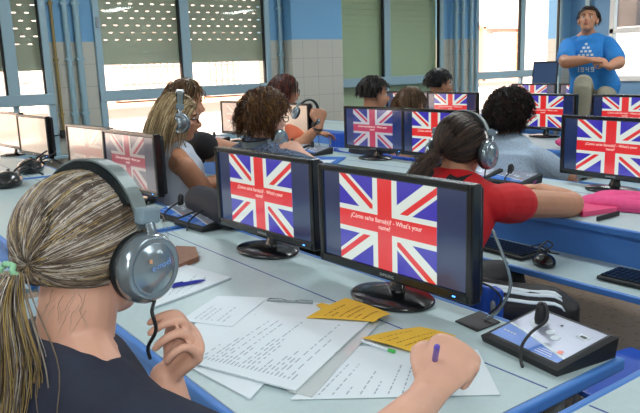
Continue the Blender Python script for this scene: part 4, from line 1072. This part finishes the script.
# --- girl in red
H8 = atd(461, 150, 2.85)
elb = V(-1.78, 2.70, .79)
P8 = person('girl in red T-shirt with dark ponytail and headphones, writing at the second row', H8, 106, 14, 1.12, 'skin2', nl=.115, body=104, pelvis=(-1.88, 1.88), shirt='redcloth', sleeve=.26, sh=.165, vox=.0055,
            arms=[(elb, at(541, 189, .82), V(-.85, .30, -.05), V(0, .1, 1), (30, 40, 30)), (H8+V(-.34, .05, -.36), H8+V(-.30, .35, -.30))], zp=.55, chub=1.05, width=1.25, knees=[V(-1.47, 2.19, .49), V(-1.85, 2.36, .49)], ankles=[V(-1.58, 2.02, .09), V(-1.9, 2.3, .09)])
hm8 = hairmats('dark', [(62, 46, 38), (42, 32, 28), (90, 68, 54), (66, 52, 46)])
rnd8 = random.Random(8)
def h8(bm, Mx):
    cap_shell(bm, Mx, .010, .003, nape=-.55, front=.35, mi=1)
    T8 = V(-.035, -.115, -.035); td = unit(T8).normalized(); c = 0
    while c < 1500:
        d = V(rnd8.gauss(0, 1), rnd8.gauss(0, 1), rnd8.gauss(0, 1)).normalized()
        if d.z < -.6 or in_face(d) or d.dot(td) > .97: continue
        c += 1; om = math.acos(max(-1, min(1, d.dot(td)))); w_ = .08+.07*rnd8.random(); pts = []
        for i in range(10):
            t = i/9; u = (d*math.sin((1-t)*om)+td*math.sin(t*om))/math.sin(om); u = u.normalized()*(1+w_*(.5+.5*math.sin(PI*t)))
            pts.append(Mx @ V(CE.x+u.x*RE.x, CE.y+u.y*RE.y, CE.z+u.z*RE.z))
        ribbon(bm, pts, rnd8.uniform(.0015, .0028), rnd8.randrange(4))
    o = Mx @ T8
    for c in range(420):
        a, b_ = rnd8.gauss(0, 1), rnd8.gauss(0, 1); L = rnd8.uniform(.07, .15); pts = []; ph = rnd8.uniform(0, 6)
        for i in range(9):
            t = i/8; sp = .006+.024*math.sin(PI*t*.8)
            pts.append(o+V(-.55, -.6, -.35).normalized()*(L*t)*.9+V(0, 0, -1)*.06*t*t+V(.7*a, .5*b_, b_*.7)*sp+V(math.sin(ph+t*6), math.cos(ph+t*6), 0)*.006)
        ribbon(bm, pts, rnd8.uniform(.0015, .0026), rnd8.randrange(4))
add_hair(P8, hm8, h8)
headphones('silver headphones worn by the girl in red', P8['Mx'], H8, fit=1.08, cable=[P8['Mx'] @ V(.10, .01, -.066), P8['Mx'] @ V(.10, .01, -.11), P8['Mx'] @ V(.09, .03, -.17)])
# white stripes on the trousers, following the outer side of her thigh and shin
r8, f8 = P8['r'], P8['f']
hip, K, A = P8['an'][0]
for j in range(3):
    bm = bmesh.new(); pts = []
    for q0, q1, rad0, rad1 in ((hip, K, .100, .073), (K, A, .073, .058)):
        dv = (q1-q0).normalized()
        out = (r8*.75+(UP if abs(dv.z) < .6 else f8)*(.66-.24*j)); out = (out-dv*out.dot(dv)).normalized()
        for t in (.12, .4, .7, .97) if q0 is hip else (.12, .4, .7, .97): pts.append(q0.lerp(q1, t)+out*((rad0*(1-t)+rad1*t)*1.14*1.0+.0005))
    sweep(bm, pts, [(.0085, .003)], side=UP*.7+f8*.7-r8*.66, seg=8); obj('stripe', bm, 'paper', P8['trouser'], base=P8['base'])
# dark print on the back of the shirt
from mathutils.bvhtree import BVHTree
def decal(P, target, polys, O, ex, ey, nrm, m, name):
    """flat printed shapes laid onto the cloth surface by ray cast from outside it"""
    me = target.data; off = P['base']
    bv = BVHTree.FromPolygons([v.co+off for v in me.vertices], [tuple(p.vertices) for p in me.polygons])
    bm = bmesh.new()
    for poly in polys:
        b2 = bmesh.new(); f = b2.faces.new([b2.verts.new((x, y, 0)) for x, y in poly]); bmesh.ops.triangulate(b2, faces=[f]); 
        for _ in range(3): bmesh.ops.subdivide_edges(b2, edges=b2.edges[:], cuts=1, use_grid_fill=False); bmesh.ops.triangulate(b2, faces=b2.faces[:])
        mp = {}
        for v in b2.verts:
            p = O+ex*v.co.x+ey*v.co.y+nrm*.3
            h = bv.ray_cast(p, -nrm, 1.0)
            mp[v] = bm.verts.new(h[0]+nrm*.003) if h[0] is not None and h[3] < .55 else None
        for f in b2.faces:
            if all(mp[v] for v in f.verts): bm.faces.new([mp[v] for v in f.verts])
        b2.free()
    return obj(name, bm, m, target, base=off)
nb = -P8['f']; exx = P8['r']; O8 = P8['NB']+nb*.12-UP*.005
S2 = [(-.135, .0), (-.13, .045), (-.10, .065), (-.065, .06), (-.045, .05), (-.05, .01), (-.075, -.02), (-.085, .02), (-.105, .035), (-.115, .0), (-.12, -.05)]
S3 = [(-.02, -.04), (.0, .01), (.025, .055), (.06, .045), (.10, .055), (.08, .02), (.05, -.01), (.07, -.03), (.03, -.04)]
decal(P8, P8['shirt'], [S2, S3], O8, exx, UP, nb, 'blackcloth', 'back_print')
bm = bmesh.new(); a_, b_ = at(536, 181, .85), at(527, 191, .76); sweep(bm, [a_, b_], [.005, .004], k=1, seg=10); tag(obj('purple_pen', bm, mat('violet_pen', (130, 50, 150), .35), base=b_), 'violet pen in the hand of the girl in red', 'pen')
# --- woman with round dark curls and lace top
H9 = atd(511, 117, 4.7)
P9 = person('woman with round dark curly hair and grey lace top at the third row', H9, 92, 8, 1.2, 'skin3', nl=.150, body=98, pelvis=(H9.x+.05, H9.y-.12), shirt='lace', sleeve=.7, sh=.175, chub=1.25, width=1.3, vox=.008,
            arms=[(H9+V(.32, .18, -.42), H9+V(.15, .50, -.38)), (H9+V(-.35, .1, -.4), H9+V(-.2, .4, -.38))])
hm9 = hairmats('afro', [(46, 32, 28), (34, 24, 22), (24, 18, 18), (64, 42, 34)])
rnd9 = random.Random(9)
add_hair(P9, hm9, lambda bm, Mx: (cap_shell(bm, Mx, .042, .016, nape=-.8, front=.2, fr=18, mi=2), hair_strands(bm, Mx, 2600, .045, rnd9, .0022, lift=.38, curl=1.5, nmat=4, zmin=-.75, coilr=.006)))
# --- teacher
H10 = atd(588, 21, 7.25)
Lf = -Rv
P10 = person('man in blue printed T-shirt sitting on the high grey table, hands together', H10, -66, -20, 1.2, 'skin2', nl=.140, body=-62, pelvis=(H10.x+.05, H10.y+.12), shirt='bluecloth', sleeve=.78, pants='khaki', vox=.006, sh=.165, chub=1.22, width=1.25, zp=1.03,
             arms=[(atd(565, 62, 7.0), atd(590, 60, 6.75), Rv, Uv*.6-Fv*.5, (50, 60, 40)), (atd(619, 62, 7.0), atd(609, 67, 6.75), -Rv*.8+Uv*.5, -Fv*.6+Rv*.4, (50, 60, 40))],
             knees=[atd(583, 84, 6.72), atd(604, 97, 6.85)])
hm10 = hairmats('teach', [(52, 38, 32), (36, 28, 26), (66, 50, 40)])
rnd10 = random.Random(10)
add_hair(P10, hm10, lambda bm, Mx: (cap_shell(bm, Mx, .008, .003, nape=-.35, front=.55, mi=1), hair_strands(bm, Mx, 600, .035, rnd10, .0022, lift=.10, back=.5)))
f10 = P10['f']; O10 = P10['NB']+f10*.2-UP*.175
dots = []
for r_, n_ in enumerate((1, 2, 3, 4, 5)):
    for k_ in range(n_):
        cx_ = (k_-(n_-1)/2)*.034; cy_ = .085-.030*r_; dots.append([(cx_-.011, cy_-.009), (cx_+.011, cy_-.009), (cx_+.011, cy_+.009), (cx_-.011, cy_+.009)])
def seven(ch, x0, y0, w_, h_):
    seg = {'1': 'bc', '9': 'abcdfg', '4': 'bcfg', '7': 'abc'}[ch]; t_ = .007
    Sg = {'a': (0, h_-t_, w_, h_), 'd': (0, 0, w_, t_), 'g': (0, h_/2-t_/2, w_, h_/2+t_/2), 'b': (w_-t_, h_/2, w_, h_), 'c': (w_-t_, 0, w_, h_/2), 'f': (0, h_/2, t_, h_), 'e': (0, 0, t_, h_/2)}
    for c in seg: a0, b0, a1, b1 = Sg[c]; dots.append([(x0+a0, y0+b0), (x0+a1, y0+b0), (x0+a1, y0+b1), (x0+a0, y0+b1)])
for k_, ch in enumerate('1949'): seven(ch, -.075+k_*.040, -.145, .026, .040)
exr = -P10['r']
dots = [[(x*1.25, y*1.25) for x, y in q_] for q_ in dots]
decal(P10, P10['shirt'], dots, O10, exr, UP, f10, mat('shirt_print_white', (214, 226, 226), .7), 'chest_print')

# ------------------------------------------------------------------ chairs of the people
for P, lab in ((P2, 'blue chair under the woman in white'), (P11, 'blue chair under the person in black sleeve'), (P3, 'blue chair under the curly-haired woman'), (P8, 'blue chair under the girl in red'), (P9, 'blue chair under the woman in lace'), (P4, 'blue chair under the auburn-haired woman'), (P5, 'blue chair under the black-haired student'), (P6, 'blue chair under the light brown head'), (P7, 'blue chair under the young man by the pipes')):
    if P is P8: chair(-1.52, 1.90, -4, lab); continue
    chair(P['PV'].x-P['f'].x*.0, P['PV'].y, math.degrees(math.atan2(P['f'].y, P['f'].x))-90, lab)
chair(-1.02, 1.95, 80, 'empty blue chair behind the console at the lower right')
chair(P1['PV'].x, P1['PV'].y, 5, 'blue chair under the woman in the foreground')
q = at(343, 135, .75); chair(-5.8, 4.75, 20, 'empty blue chair standing before the tiled pier')
chair(-3.93, 3.88, -6, 'empty blue chair whose low back shows below two flag monitors')
SC.view_settings.view_transform = 'Standard'; SC.view_settings.look = 'None'; SC.view_settings.gamma = 1; SC.view_settings.exposure = 0
